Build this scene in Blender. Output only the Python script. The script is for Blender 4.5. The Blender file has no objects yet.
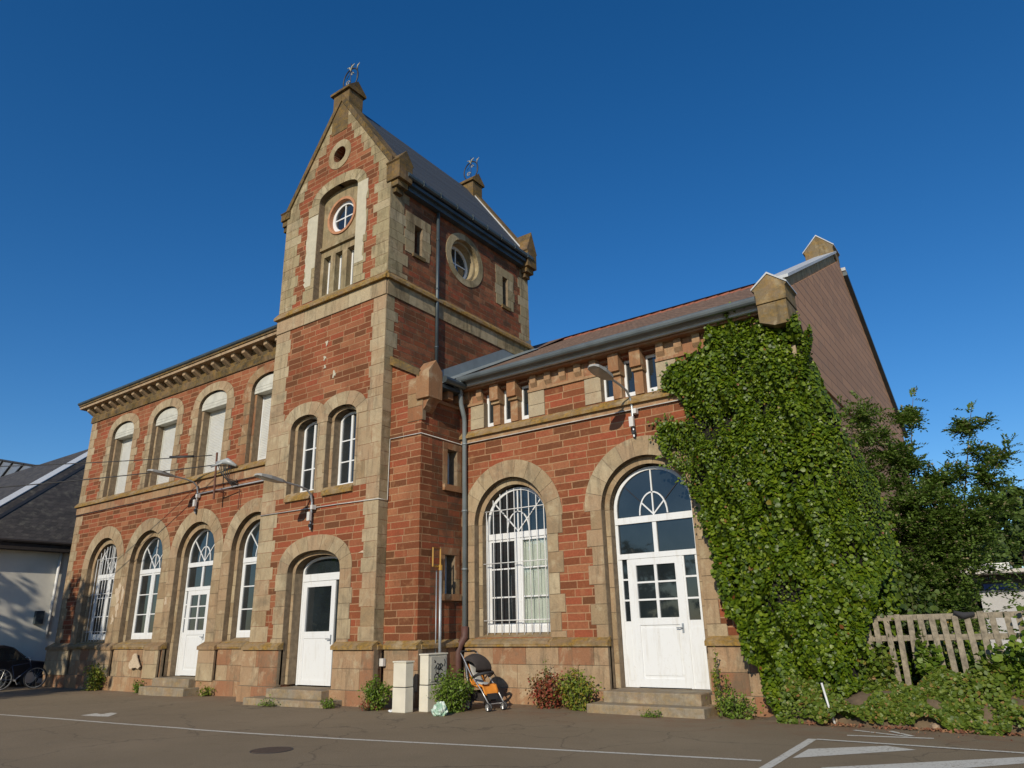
import bpy, bmesh, math, random
import numpy as np
from math import sin, cos, pi, radians, sqrt
from mathutils import Vector, Matrix
from mathutils.geometry import tessellate_polygon

S = bpy.context.scene
COL = S.collection
random.seed(7)
NP = np.random.default_rng(11)

# ------------------------------------------------------------------ camera
cam_d = bpy.data.cameras.new('camera')
cam = bpy.data.objects.new('camera', cam_d)
COL.objects.link(cam)
cam_d.sensor_width = 36
cam_d.lens = 25.065
cam_d.clip_start = 0.1
cam_d.clip_end = 3000
_r = Vector((0.810742, 0.584994, -0.021887)); _u = Vector((0.204984, -0.248669, 0.94665)); _f = Vector((-0.548342, 0.771975, 0.321521))
cam.matrix_world = Matrix(((_r.x, _u.x, -_f.x, 0), (_r.y, _u.y, -_f.y, 0), (_r.z, _u.z, -_f.z, 1.6), (0, 0, 0, 1)))
S.camera = cam

# ------------------------------------------------------------------ light
SUN = Vector((0.25, -0.87, 0.428)).normalized()
w = bpy.data.worlds.new('World'); S.world = w; w.use_nodes = True
nt = w.node_tree
sky = nt.nodes.new('ShaderNodeTexSky'); sky.sky_type = 'NISHITA'; sky.sun_disc = False
sky.sun_elevation = math.asin(SUN.z)
sky.sun_rotation = math.atan2(SUN.x, SUN.y)
sky.air_density = 1.0; sky.dust_density = 0.3; sky.ozone_density = 4.0; sky.altitude = 300
hs = nt.nodes.new('ShaderNodeHueSaturation'); hs.inputs['Hue'].default_value = .504; hs.inputs['Saturation'].default_value = 1.28; hs.inputs['Value'].default_value = 1.60
nt.links.new(sky.outputs[0], hs.inputs['Color']); nt.links.new(hs.outputs[0], nt.nodes['Background'].inputs[0])
nt.nodes['Background'].inputs[1].default_value = 0.072
sd = bpy.data.lights.new('sun', 'SUN'); sd.energy = 3.9; sd.angle = radians(0.55); sd.color = (1.0, 0.90, 0.74)
so = bpy.data.objects.new('sun', sd); COL.objects.link(so)
so.rotation_euler = SUN.to_track_quat('Z', 'Y').to_euler()
S.view_settings.view_transform = 'Standard'; S.view_settings.look = 'None'
S.view_settings.exposure = 0; S.view_settings.gamma = 1
S.render.engine = 'CYCLES'

# ------------------------------------------------------------------ materials
class NT:
    def __init__(s, name):
        s.m = bpy.data.materials.new(name); s.m.use_nodes = True
        s.t = s.m.node_tree; s.b = s.t.nodes['Principled BSDF']
    def n(s, typ, **kw):
        nd = s.t.nodes.new(typ)
        for k, v in kw.items(): setattr(nd, k, v)
        return nd
    def set(s, inp, v):
        if isinstance(v, bpy.types.NodeSocket): s.t.links.new(v, inp)
        elif isinstance(v, (tuple, list)) and len(v) == 3 and inp.type == 'RGBA': inp.default_value = (*v, 1)
        else: inp.default_value = v
    def math(s, op, a, b=0.0, c=0.0):
        nd = s.n('ShaderNodeMath', operation=op)
        for i, v in enumerate((a, b, c)): s.set(nd.inputs[i], v)
        return nd.outputs[0]
    def mix(s, f, a, b, mode='MIX'):
        nd = s.n('ShaderNodeMix', data_type='RGBA', blend_type=mode)
        s.set(nd.inputs[0], f); s.set(nd.inputs[6], a); s.set(nd.inputs[7], b)
        return nd.outputs[2]
    def pos(s):
        return s.n('ShaderNodeNewGeometry').outputs['Position']
    def scaled(s, vec, sc):
        nd = s.n('ShaderNodeVectorMath', operation='MULTIPLY'); s.set(nd.inputs[0], vec); nd.inputs[1].default_value = sc
        return nd.outputs[0]
    def noise(s, scale, detail=4, rough=.55, vec=None, dist=0.0):
        nd = s.n('ShaderNodeTexNoise'); s.set(nd.inputs['Vector'], vec if vec is not None else s.pos())
        nd.inputs['Scale'].default_value = scale; nd.inputs['Detail'].default_value = detail; nd.inputs['Roughness'].default_value = rough
        nd.inputs['Distortion'].default_value = dist
        return nd.outputs['Fac']
    def ramp(s, f, stops, interp='LINEAR'):
        nd = s.n('ShaderNodeValToRGB'); nd.color_ramp.interpolation = interp
        e = nd.color_ramp.elements
        while len(e) < len(stops): e.new(0.5)
        for i, (p, c) in enumerate(stops):
            e[i].position = p; e[i].color = (*c, 1) if len(c) == 3 else c
        s.set(nd.inputs[0], f); return nd.outputs[0]
    def mask(s, f, lo, hi):
        nd = s.n('ShaderNodeMapRange'); s.set(nd.inputs[0], f)
        nd.inputs[1].default_value = lo; nd.inputs[2].default_value = hi
        return nd.outputs[0]
    def bump(s, h, strength=.4, dist=.02):
        nd = s.n('ShaderNodeBump'); nd.inputs['Strength'].default_value = strength; nd.inputs['Distance'].default_value = dist
        s.set(nd.inputs['Height'], h); s.set(s.b.inputs['Normal'], nd.outputs[0])
    def col(s, c): s.set(s.b.inputs['Base Color'], c)
    def rough(s, v): s.set(s.b.inputs['Roughness'], v)

def island(M):
    return M.n('ShaderNodeNewGeometry').outputs['Random Per Island']

def m_simple(name, c, rough=.6, var=.15, metal=0, scale=6, bump=0.0, spec=None):
    M = NT(name); n = M.noise(scale, 5)
    a = tuple(x * (1 - var) for x in c); b = tuple(min(1, x * (1 + var)) for x in c)
    M.col(M.ramp(n, [(.3, a), (.7, b)])); M.rough(rough); M.b.inputs['Metallic'].default_value = metal
    if spec is not None: M.b.inputs['Specular IOR Level'].default_value = spec
    if bump: M.bump(n, bump, .01)
    return M.m

def m_brick(name, c1, c2, mort, roughk=.5, dark=.0, mw=.013):
    M = NT(name); p = M.pos()
    sx = M.n('ShaderNodeSeparateXYZ'); M.set(sx.inputs[0], p)
    wob = M.math('MULTIPLY', M.math('SUBTRACT', M.noise(2.2, 3), .5), .022)
    u = M.math('ADD', M.math('ADD', sx.outputs[0], sx.outputs[1]), M.math('MULTIPLY', M.math('SUBTRACT', M.noise(7, 2), .5), .02))
    z = M.math('ADD', sx.outputs[2], wob)
    row = M.math('FLOOR', M.math('DIVIDE', z, .167))
    wn = M.n('ShaderNodeTexWhiteNoise', noise_dimensions='1D'); M.set(wn.inputs['W'], row)
    wn2 = M.n('ShaderNodeTexWhiteNoise', noise_dimensions='1D'); M.set(wn2.inputs['W'], M.math('ADD', row, 37.7))
    uu = M.math('ADD', M.math('MULTIPLY', u, M.math('ADD', .75, M.math('MULTIPLY', wn.outputs['Value'], .8))), M.math('MULTIPLY', wn2.outputs['Value'], 9.3))
    cb = M.n('ShaderNodeCombineXYZ'); M.set(cb.inputs[0], uu); M.set(cb.inputs[1], z)
    br = M.n('ShaderNodeTexBrick'); M.set(br.inputs['Vector'], cb.outputs[0])
    br.offset = 0.37; br.inputs['Scale'].default_value = 1
    br.inputs['Brick Width'].default_value = .60; br.inputs['Row Height'].default_value = .167
    br.inputs['Mortar Size'].default_value = mw; br.inputs['Mortar Smooth'].default_value = .35
    M.set(br.inputs['Color1'], c1); M.set(br.inputs['Color2'], c2); M.set(br.inputs['Mortar'], mort)
    br.inputs['Bias'].default_value = -.1
    big = M.noise(.6, 4); fine = M.noise(24, 5, .65); med = M.noise(4.5, 5, .6)
    b2 = M.n('ShaderNodeTexBrick'); M.set(b2.inputs['Vector'], cb.outputs[0]); b2.offset = 0.37; b2.inputs['Scale'].default_value = 1; b2.inputs['Bias'].default_value = 0
    b2.inputs['Brick Width'].default_value = .60; b2.inputs['Row Height'].default_value = .167; b2.inputs['Mortar Size'].default_value = 0
    b2.inputs['Color1'].default_value = (0, 0, 0, 1); b2.inputs['Color2'].default_value = (1, 1, 1, 1)
    k = c1[0] / .335
    blk_ = M.ramp(b2.outputs['Color'], [(0, (.155 * k, .066 * k, .030 * k)), (.22, (.21 * k, .070 * k, .032 * k)), (.45, (.285 * k, .092 * k, .040 * k)), (.6, (.33 * k, .086 * k, .042 * k)), (.8, (.31 * k, .115 * k, .055 * k)), (1, (.37 * k, .155 * k, .075 * k))])
    cc = M.mix(br.outputs['Fac'], blk_, mort)
    c = M.mix(M.mask(fine, .3, .75), M.mix(1.0, cc, (.70, .68, .68), 'MULTIPLY'), cc)
    c = M.mix(M.math('MULTIPLY', M.mask(big, .5, .72), .45), c, (c2[0] * .6, c2[1] * .65, c2[2] * .6))
    c = M.mix(M.math('MULTIPLY', M.mask(med, .57, .75), .5), c, (.36, .19, .09))
    c = M.mix(M.math('MULTIPLY', M.mask(M.noise(1.5, 6, .7, None, .5), .56, .70), .45), c, (.085, .045, .022))
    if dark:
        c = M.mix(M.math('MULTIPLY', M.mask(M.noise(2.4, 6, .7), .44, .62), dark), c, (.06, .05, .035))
    M.col(c); M.rough(.93); M.b.inputs['Specular IOR Level'].default_value = .2
    h = M.math('ADD', M.math('MULTIPLY', br.outputs['Fac'], -.8), M.math('ADD', M.math('MULTIPLY', fine, .35), M.math('MULTIPLY', med, .5)))
    M.bump(h, roughk, .02)
    return M.m

def m_stone(name, stops, dirt=.35, lichen=0.0, joints=False, dirtcol=(.09, .075, .05), bumps=.35):
    M = NT(name); isl = island(M)
    base = M.ramp(isl, stops)
    med = M.noise(5, 6, .65); big = M.noise(1.3, 5, .6); fine = M.noise(40, 4, .7)
    c = M.mix(M.mask(fine, .25, .8), M.mix(1.0, base, (.70, .68, .66), 'MULTIPLY'), base)
    c = M.mix(M.math('MULTIPLY', M.mask(big, .45, .72), .5), c, (.33, .20, .11))
    c = M.mix(M.math('MULTIPLY', M.mask(M.noise(2.6, 6, .68, None, .6), .52, .68), .5 if dirtcol[0] > .05 else .1), c, (.50, .43, .28))
    c = M.mix(M.math('MULTIPLY', M.mask(M.noise(.9, 7, .72, None, .8), .53, .66), dirt * .8), c, tuple(x * 1.7 for x in dirtcol))
    c = M.mix(M.math('MULTIPLY', M.mask(M.noise(9, 6, .75, None, .4), .57, .70), .5), c, (.17, .125, .07))
    streak = M.noise(1.0, 6, .7, M.scaled(M.pos(), (5.5, 5.5, .9)))
    c = M.mix(M.math('MULTIPLY', M.mask(streak, .50, .72), dirt), c, dirtcol)
    if lichen:
        lm = M.math('MULTIPLY', M.mask(M.noise(3.0, 6, .7, M.scaled(M.pos(), (1, 1, 2))), .42, .58), lichen)
        c = M.mix(lm, c, M.ramp(M.noise(14, 3), [(.35, (.13, .085, .018)), (.65, (.36, .20, .022))]))
    h = M.math('ADD', M.math('MULTIPLY', med, .7), M.math('MULTIPLY', fine, .35))
    if joints:
        p = M.pos(); sx = M.n('ShaderNodeSeparateXYZ'); M.set(sx.inputs[0], p)
        cb = M.n('ShaderNodeCombineXYZ'); M.set(cb.inputs[0], M.math('ADD', sx.outputs[0], sx.outputs[1])); M.set(cb.inputs[1], M.math('ADD', sx.outputs[2], .11))
        br = M.n('ShaderNodeTexBrick'); M.set(br.inputs['Vector'], cb.outputs[0]); br.inputs['Scale'].default_value = 1
        br.inputs['Brick Width'].default_value = .93; br.inputs['Row Height'].default_value = .42; br.inputs['Mortar Size'].default_value = .008
        br.inputs['Color1'].default_value = (1, 1, 1, 1); br.inputs['Color2'].default_value = (.72, .66, .62, 1); br.inputs['Mortar'].default_value = (.75, .68, .6, 1)
        c = M.mix(1.0, c, br.outputs['Color'], 'MULTIPLY')
        h = M.math('SUBTRACT', h, br.outputs['Fac'])
    M.col(c); M.rough(.92); M.b.inputs['Specular IOR Level'].default_value = .2
    M.bump(h, bumps, .02)
    return M.m

BRICK = m_brick('red_sandstone_masonry', (.335, .088, .034), (.185, .062, .026), (.42, .25, .135), mw=.014)
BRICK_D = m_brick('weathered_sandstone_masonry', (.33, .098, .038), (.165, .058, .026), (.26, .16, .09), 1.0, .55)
BUFF = [(0, (.33, .235, .13)), (.2, (.45, .36, .225)), (.42, (.38, .265, .155)), (.6, (.44, .32, .20)), (.78, (.30, .215, .12)), (1, (.52, .43, .28))]
STONE = m_stone('buff_sandstone', BUFF, .6)
STONE_T = m_stone('weathered_buff_sandstone', [(0, (.33, .275, .155)), (.4, (.42, .35, .21)), (.7, (.25, .20, .11)), (1, (.46, .39, .25))], .8, dirtcol=(.065, .052, .03))
STONE_DK = m_stone('blackened_and_shaded_sandstone', [(0, (.085, .065, .036)), (.5, (.145, .108, .06)), (1, (.06, .046, .027))], .85, .35, dirtcol=(.04, .034, .024))  # blackened stone, and painted shade on the left wing frieze
STONE_P = m_stone('pink_sandstone', [(0, (.36, .19, .10)), (.5, (.41, .26, .145)), (1, (.33, .15, .08))], .45)
PLINTH = m_stone('plinth_sandstone', [(0, (.36, .22, .125)), (.4, (.45, .34, .21)), (.7, (.38, .22, .12)), (1, (.31, .15, .08))], .7)
LEDGE = m_stone('lichen_covered_sandstone', [(0, (.29, .20, .11)), (.5, (.34, .24, .13)), (1, (.25, .17, .09))], .6, .72)
LEDGE2 = m_stone('weathered_ledge_stone', [(0, (.26, .18, .10)), (.5, (.32, .22, .13)), (1, (.22, .15, .09))], .7, .22)
BROWNST = m_stone('red_brown_sandstone', [(0, (.29, .12, .055)), (.5, (.34, .165, .08)), (1, (.34, .23, .12))], .5)
REPAIR = m_simple('grey_repair_render', (.47, .43, .32), .95, .08, bump=.2)
MORTAR = m_simple('mortar', (.20, .15, .095), .95, .25, scale=9)
WHITE = m_simple('white_painted_joinery', (.70, .72, .72), .38, .03, scale=3)
def m_white():
    M = NT('painted_white_wood'); st = M.noise(1.0, 6, .7, M.scaled(M.pos(), (9, 9, 1.3)))
    c = M.mix(M.math('MULTIPLY', M.mask(st, .52, .72), .45), (.71, .725, .72), (.50, .47, .40))
    c = M.mix(M.math('MULTIPLY', M.mask(M.noise(14, 6, .75), .60, .68), .35), c, (.46, .42, .34))
    M.col(c); M.rough(.42); M.bump(M.noise(22, 4), .12, .004); return M.m
WHITE = m_white()
IRONW = m_simple('white_painted_iron', (.66, .66, .64), .5, .1)
ZINC = m_simple('zinc_sheet', (.20, .235, .245), .5, .15, metal=.15, scale=2)
ZINCD = m_simple('dark_zinc_gutter', (.065, .085, .095), .4, .25, metal=.3, scale=2)
ZINCG = m_simple('gutter_zinc', (.11, .13, .135), .45, .2, metal=.2, scale=2)
ZINCL = m_simple('light_zinc_flashing', (.44, .46, .47), .55, .12, metal=0, scale=2)
IRON = m_simple('dark_wrought_iron', (.02, .022, .03), .5, .2)
GILT = m_simple('gilded_iron', (.36, .34, .24), .45, .2)
RUST = m_simple('rusty_steel', (.13, .055, .035), .8, .3)
GALV = m_simple('galvanised_steel', (.33, .36, .38), .45, .12, metal=.5)
CASTI = m_simple('brown_cast_iron', (.10, .045, .035), .65, .2)
YELLOWP = m_simple('yellow_ochre_paint', (.38, .21, .03), .6, .15)
CABLEB = m_simple('black_cable', (.025, .025, .025), .6, .1)
CABLEW = m_simple('white_cable_duct', (.60, .58, .54), .5, .08)
DARK = m_simple('dark_void', (.012, .012, .013), .9, .1)
CURT = m_simple('pale_green_curtain', (.72, .74, .69), .9, .05, scale=4)
BLACKR = m_simple('black_rubber', (.02, .02, .021), .7, .15)
SHUT = m_simple('white_roller_shutter', (.60, .60, .56), .55, .06, scale=3)
SHUTBOX = m_simple('grey_white_shutter_box', (.50, .49, .42), .7, .16, scale=4)

def m_glass(name, c=(.012, .016, .018), tint=.55):
    M = NT(name)
    M.col(M.ramp(M.noise(1.2, 3), [(.35, c), (.7, tuple(x * 1.8 for x in c))]))
    M.rough(.03); M.b.inputs['IOR'].default_value = 1.5; M.b.inputs['Specular IOR Level'].default_value = tint
    M.b.inputs['Coat Weight'].default_value = .7; M.b.inputs['Coat Roughness'].default_value = .02
    M.bump(M.noise(.9, 1), .12, .03)
    return M.m
GLASS = m_glass('window_glass')
def m_clear():
    M = NT('clear_window_glass')
    M.rough(.02); M.col((.8, .85, .83))
    tr = M.n('ShaderNodeBsdfTransparent'); tr.inputs[0].default_value = (.88, .90, .89, 1)
    gl = M.n('ShaderNodeBsdfGlossy'); gl.inputs['Roughness'].default_value = .02
    fr = M.n('ShaderNodeFresnel'); fr.inputs[0].default_value = 1.6
    mx = M.n('ShaderNodeMixShader')
    M.t.links.new(fr.outputs[0], mx.inputs[0]); M.t.links.new(tr.outputs[0], mx.inputs[1]); M.t.links.new(gl.outputs[0], mx.inputs[2])
    M.t.links.new(mx.outputs[0], M.t.nodes['Material Output'].inputs[0])
    return M.m
CLEAR = m_clear()

def m_slate(name, base, rowh=.2, wd=.3, axis='Z', bump=.6, moss=0.0, var=.35, mortar=.006):
    M = NT(name); sx = M.n('ShaderNodeSeparateXYZ'); M.set(sx.inputs[0], M.pos())
    u = M.math('ADD', sx.outputs[0], sx.outputs[1]) if axis != 'Y' else sx.outputs[1]
    if axis == 'X': u = sx.outputs[0]
    cb = M.n('ShaderNodeCombineXYZ'); M.set(cb.inputs[0], u); M.set(cb.inputs[1], sx.outputs[2])
    br = M.n('ShaderNodeTexBrick'); M.set(br.inputs['Vector'], cb.outputs[0]); br.inputs['Scale'].default_value = 1
    br.inputs['Brick Width'].default_value = wd; br.inputs['Row Height'].default_value = rowh; br.inputs['Mortar Size'].default_value = mortar
    M.set(br.inputs['Color1'], tuple(x * (1 + var) for x in base)); M.set(br.inputs['Color2'], tuple(x * (1 - var) for x in base)); M.set(br.inputs['Mortar'], tuple(x * .35 for x in base))
    c = br.outputs['Color']
    if moss: c = M.mix(M.math('MULTIPLY', M.mask(M.noise(2.6, 7, .75), .52, .66), moss), c, (.17, .16, .12))
    M.col(c); M.rough(.75)
    M.bump(M.math('ADD', M.math('MULTIPLY', br.outputs['Fac'], -1), M.math('MULTIPLY', M.noise(12, 4), .4)), bump, .02)
    return M.m

# ------------------------------------------------------------------ mesh helpers
def F_front(Y):            # u = X, d = depth into the wall
    return lambda u, d, z: (u, Y + d, z)
def F_side(X):             # normal +X : u = Y, d = depth into the wall
    return lambda u, d, z: (X - d, u, z)
def F_w(): return lambda x, y, z: (x, y, z)

class MB:
    def __init__(s, F=None): s.v = []; s.f = []; s.mi = []; s.F = F or F_w(); s.cur = 0
    def add(s, vs, fs):
        o = len(s.v); s.v += [s.F(*p) for p in vs]; s.f += [tuple(i + o for i in f) for f in fs]; s.mi += [s.cur] * len(fs)
    def raw(s, vs, fs):
        o = len(s.v); s.v += [tuple(p) for p in vs]; s.f += [tuple(i + o for i in f) for f in fs]; s.mi += [s.cur] * len(fs)
    def box(s, u0, u1, d0, d1, z0, z1):
        s.add([(u0, d0, z0), (u1, d0, z0), (u1, d1, z0), (u0, d1, z0), (u0, d0, z1), (u1, d0, z1), (u1, d1, z1), (u0, d1, z1)],
              [(0, 1, 5, 4), (1, 2, 6, 5), (2, 3, 7, 6), (3, 0, 4, 7), (4, 5, 6, 7), (3, 2, 1, 0)])
    def prism(s, pts, d0, d1):      # pts in (u, z), extruded along d; handles concave outlines
        n = len(pts); vs = [(p[0], d0, p[1]) for p in pts] + [(p[0], d1, p[1]) for p in pts]
        tri = tessellate_polygon([[Vector((p[0], p[1], 0)) for p in pts]])
        fs = [tuple(t) for t in tri] + [tuple(n + i for i in reversed(t)) for t in tri]
        fs += [(i, (i + 1) % n, n + (i + 1) % n, n + i) for i in range(n)]
        s.add(vs, fs)
    def slab(s, outer, holes, d0, d1, back=False):
        loops = [outer] + holes; flat = [p for l in loops for p in l]; n = len(flat)
        tri = tessellate_polygon([[Vector((p[0], p[1], 0)) for p in l] for l in loops])
        vs = [(p[0], d0, p[1]) for p in flat] + [(p[0], d1, p[1]) for p in flat]
        fs = [tuple(t) for t in tri]
        if back: fs += [tuple(n + i for i in reversed(t)) for t in tri]
        k = 0
        for l in loops:
            m = len(l); fs += [(k + i, k + (i + 1) % m, n + k + (i + 1) % m, n + k + i) for i in range(m)]; k += m
        s.add(vs, fs)
    def band(s, inner, outer, d0, d1, closed=False):      # strip between two equal-length polylines (u,z)
        n = len(inner); vs = [(p[0], d0, p[1]) for p in inner] + [(p[0], d0, p[1]) for p in outer] + [(p[0], d1, p[1]) for p in inner] + [(p[0], d1, p[1]) for p in outer]
        fs = []
        rng = range(n) if closed else range(n - 1)
        for i in rng:
            j = (i + 1) % n
            fs += [(i, j, n + j, n + i), (2 * n + i, 3 * n + i, 3 * n + j, 2 * n + j), (i, 2 * n + i, 2 * n + j, j), (n + i, n + j, 3 * n + j, 3 * n + i)]
        if not closed: fs += [(0, n, 3 * n, 2 * n), (n - 1, 3 * n - 1, 4 * n - 1, 2 * n - 1)]
        s.add(vs, fs)
    def bar(s, p, q, wd, d0, d1):          # straight bar in the wall plane
        dx, dz = q[0] - p[0], q[1] - p[1]; L = sqrt(dx * dx + dz * dz) or 1; nx, nz = -dz / L * wd / 2, dx / L * wd / 2
        s.band([(p[0] - nx, p[1] - nz), (q[0] - nx, q[1] - nz)], [(p[0] + nx, p[1] + nz), (q[0] + nx, q[1] + nz)], d0, d1)
    def tube(s, pts, r, n=8, rr=None, caps=True):       # world/local 3-D tube along a polyline
        P = [Vector(s.F(*p)) for p in pts]; rings = []; up = Vector((0, 0, 1))
        prev = None
        for i, p in enumerate(P):
            t = (P[min(i + 1, len(P) - 1)] - P[max(i - 1, 0)]).normalized()
            if prev is None:
                a = t.cross(up)
                if a.length < .1: a = t.cross(Vector((1, 0, 0)))
            else: a = prev - t * prev.dot(t)
            a.normalize(); b = t.cross(a); prev = a
            R = rr[i] if rr else r
            rings.append([p + (a * cos(2 * pi * k / n) + b * sin(2 * pi * k / n)) * R for k in range(n)])
        vs = [v for ring in rings for v in ring]; fs = []
        for i in range(len(rings) - 1):
            for k in range(n):
                k2 = (k + 1) % n; fs.append((i * n + k, i * n + k2, (i + 1) * n + k2, (i + 1) * n + k))
        if caps: fs += [tuple(range(n))[::-1], tuple((len(rings) - 1) * n + k for k in range(n))]
        s.raw(vs, fs)
    def build(s, name, mat, parent=None, loc=None, smooth=False, bevel=0, recalc=True):
        me = bpy.data.meshes.new(name)
        vs = s.v
        if loc is not None: vs = [(a - loc[0], b - loc[1], c - loc[2]) for a, b, c in vs]
        me.from_pydata(vs, [], s.f)
        ms = mat if isinstance(mat, (list, tuple)) else [mat]
        for m in ms: me.materials.append(m)
        me.polygons.foreach_set('material_index', s.mi)
        if smooth: me.polygons.foreach_set('use_smooth', [True] * len(me.polygons))
        if recalc:
            bm = bmesh.new(); bm.from_mesh(me); bmesh.ops.recalc_face_normals(bm, faces=bm.faces); bm.to_mesh(me); bm.free()
        me.update()
        o = bpy.data.objects.new(name, me); COL.objects.link(o)
        if loc is not None: o.location = loc
        if parent is not None: o.parent = parent
        if bevel:
            md = o.modifiers.new('bevel', 'BEVEL'); md.width = bevel; md.segments = 2; md.limit_method = 'ANGLE'
        return o

def tag(o, label=None, cat=None, group=None, kind=None):
    for k, v in (('label', label), ('category', cat), ('group', group), ('kind', kind)):
        if v: o[k] = v
    return o
def empty(name, loc, label, cat, group=None):
    o = bpy.data.objects.new(name, None); o.empty_display_size = .2; COL.objects.link(o); o.location = loc
    return tag(o, label, cat, group)
def keep_world(o, root):     # parent a mesh built in world coordinates to an empty that sits elsewhere
    o.parent = root; o.matrix_parent_inverse = Matrix.Translation(root.location).inverted()
    return o

def arc_pts(cx, zs, a, b, n=2.0, seg=24, full=False):
    out = []
    for i in range(seg + 1):
        t = pi - pi * i / seg if not full else 2 * pi * i / seg
        c, s_ = cos(t), sin(t)
        x = cx + a * math.copysign(abs(c) ** (2 / n), c); z = zs + b * math.copysign(abs(s_) ** (2 / n), s_)
        if not full or i < seg: out.append((x, z))
    return out
def opening(cx, zb, zs, a, b, n=2.0, seg=24):
    return [(cx - a, zb)] + arc_pts(cx, zs, a, b, n, seg) + [(cx + a, zb)]

def blk(mb, x0, x1, z0, z1, d0, d1, g=.005, mort=True):
    if x1 - x0 < .02 or z1 - z0 < .02: return
    mb.cur = 0; e = random.uniform(-.003, .003)
    mb.box(x0 + g, x1 - g, d0 + e, d1, z0 + g, z1 - g)
    if mort: mb.cur = 1; mb.box(x0 - .002, x1 + .002, d0 + .0065, d1 - .004, z0 - .002, z1 + .002); mb.cur = 0

def arch(mb, cx, zb, zs, a, b, n, wa, wb, d0, d1, nv=9, jamb=None, course=.36, tooth=0.0, g=.006, skipL=False, skipR=False):
    """voussoirs round an opening plus (optionally toothed) jamb blocks below the spring"""
    per = 5; N = nv * per
    inn = arc_pts(cx, zs, a, b, n, N); out = arc_pts(cx, zs, a + wa, b + wb, n, N)
    for k in range(nv):
        sl = slice(k * per, k * per + per + 1)
        I, O = inn[sl], out[sl]
        def shrink(L):
            p, q = Vector(L[0]), Vector(L[1]); p2 = p + (q - p).normalized() * min(g, (q - p).length * .4)
            r_, s_ = Vector(L[-1]), Vector(L[-2]); r2 = r_ + (s_ - r_).normalized() * min(g, (s_ - r_).length * .4)
            return [tuple(p2)] + L[1:-1] + [tuple(r2)]
        mb.cur = 0; e = random.uniform(-.002, .002)
        mb.band(shrink(I), shrink(O), d0 + e, d1)
    mb.cur = 1; mb.band(inn, out, d0 + .007, d1 - .004)
    mb.cur = 0
    if jamb is not None:
        for sd in (-1, 1):
            if (sd < 0 and skipL) or (sd > 0 and skipR): continue
            z = zs; k = random.randint(0, 1)
            while z > zb + .02:
                h = course * random.uniform(.8, 1.2); z0 = max(zb, z - h)
                if z0 - zb < .12: z0 = zb
                wdt = jamb + (tooth if k % 2 else 0)
                x0, x1 = (cx + a, cx + a + wdt) if sd > 0 else (cx - a - wdt, cx - a)
                blk(mb, x0, x1, z0, z, d0, d1, g)
                z = z0; k += 1

def strip(mb, x0, x1, z0, z1, d0, d1, course=.33, tl=0.0, tr=0.0):
    z = z1; k = 0
    while z > z0 + .02:
        h = course * random.uniform(.8, 1.2); b = max(z0, z - h)
        if b - z0 < .12: b = z0
        blk(mb, x0 - (tl if k % 2 else 0), x1 + (tr if k % 2 else 0), b, z, d0, d1)
        z = b; k += 1

def field(mb, x0, x1, z0, z1, d0, d1, course=.38, wd=.55):
    z = z1
    while z > z0 + .02:
        h = course * random.uniform(.85, 1.15); b = max(z0, z - h)
        if b - z0 < .14: b = z0
        x = x0
        while x < x1 - .02:
            e = x + wd * random.uniform(.7, 1.3)
            if x1 - e < .2: e = x1
            blk(mb, x, e, b, z, d0, d1); x = e
        z = b
SM = lambda m: [m, MORTAR]

# ------------------------------------------------------------------ ground
def G(x):
    if x > -13: return 0.0
    return max(-.1125, (x + 13) * .0125)
def ground():
    M = NT('asphalt'); p = M.pos()
    n1 = M.noise(.35, 5, .6); n2 = M.noise(60, 3, .8); n3 = M.noise(2.3, 6, .7)
    c = M.ramp(n1, [(.3, (.265, .205, .125)), (.7, (.335, .262, .165))])
    c = M.mix(M.math('MULTIPLY', M.mask(n3, .55, .7), .5), c, (.215, .168, .108))
    c = M.mix(M.mask(n2, .35, .75), M.mix(1.0, c, (.55, .55, .55), 'MULTIPLY'), c)
    c = M.mix(M.mask(M.noise(90, 1), .70, .74), c, (.40, .36, .29))
    vo = M.n('ShaderNodeTexVoronoi', feature='DISTANCE_TO_EDGE'); vo.inputs['Scale'].default_value = .33
    dv = M.n('ShaderNodeVectorMath', operation='ADD'); M.set(dv.inputs[0], p)
    nn = M.n('ShaderNodeTexNoise'); M.set(nn.inputs['Vector'], p); nn.inputs['Scale'].default_value = 1.3; nn.inputs['Detail'].default_value = 5
    M.set(dv.inputs[1], nn.outputs['Color']); M.set(vo.inputs['Vector'], dv.outputs[0])
    c = M.mix(M.math('MULTIPLY', M.mask(vo.outputs['Distance'], .008, .0), .6), c, (.07, .055, .04))
    sx = M.n('ShaderNodeSeparateXYZ'); M.set(sx.inputs[0], p)
    # gritty, reddish dirt that has collected near the foot of the walls
    foot = M.math('MULTIPLY', M.mask(M.math('ADD', sx.outputs[1], M.math('MULTIPLY', M.noise(1.6, 5), 1.6)), 11.9, 13.4), M.mask(n3, .40, .62))
    c = M.mix(M.math('MULTIPLY', foot, .6), c, (.22, .12, .065))
    M.col(c); M.rough(.9); M.b.inputs['Specular IOR Level'].default_value = .3
    M.bump(M.math('ADD', n2, M.math('MULTIPLY', n3, .5)), .5, .012)
    xs = [-600, -200, -80, -50, -40] + [-36 + i * 1.0 for i in range(40)] + [6, 12, 40, 200, 600]
    ys = [-400, -60, -20, -5, 0, 4, 8, 12, 20, 60, 200, 900]
    vs = [(x, y, G(x)) for y in ys for x in xs]; nx = len(xs)
    fs = [(j * nx + i, j * nx + i + 1, (j + 1) * nx + i + 1, (j + 1) * nx + i) for j in range(len(ys) - 1) for i in range(nx - 1)]
    b = MB(); b.raw(vs, fs); tag(b.build('ground', M.m, recalc=False), kind='structure')
ground()

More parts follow.
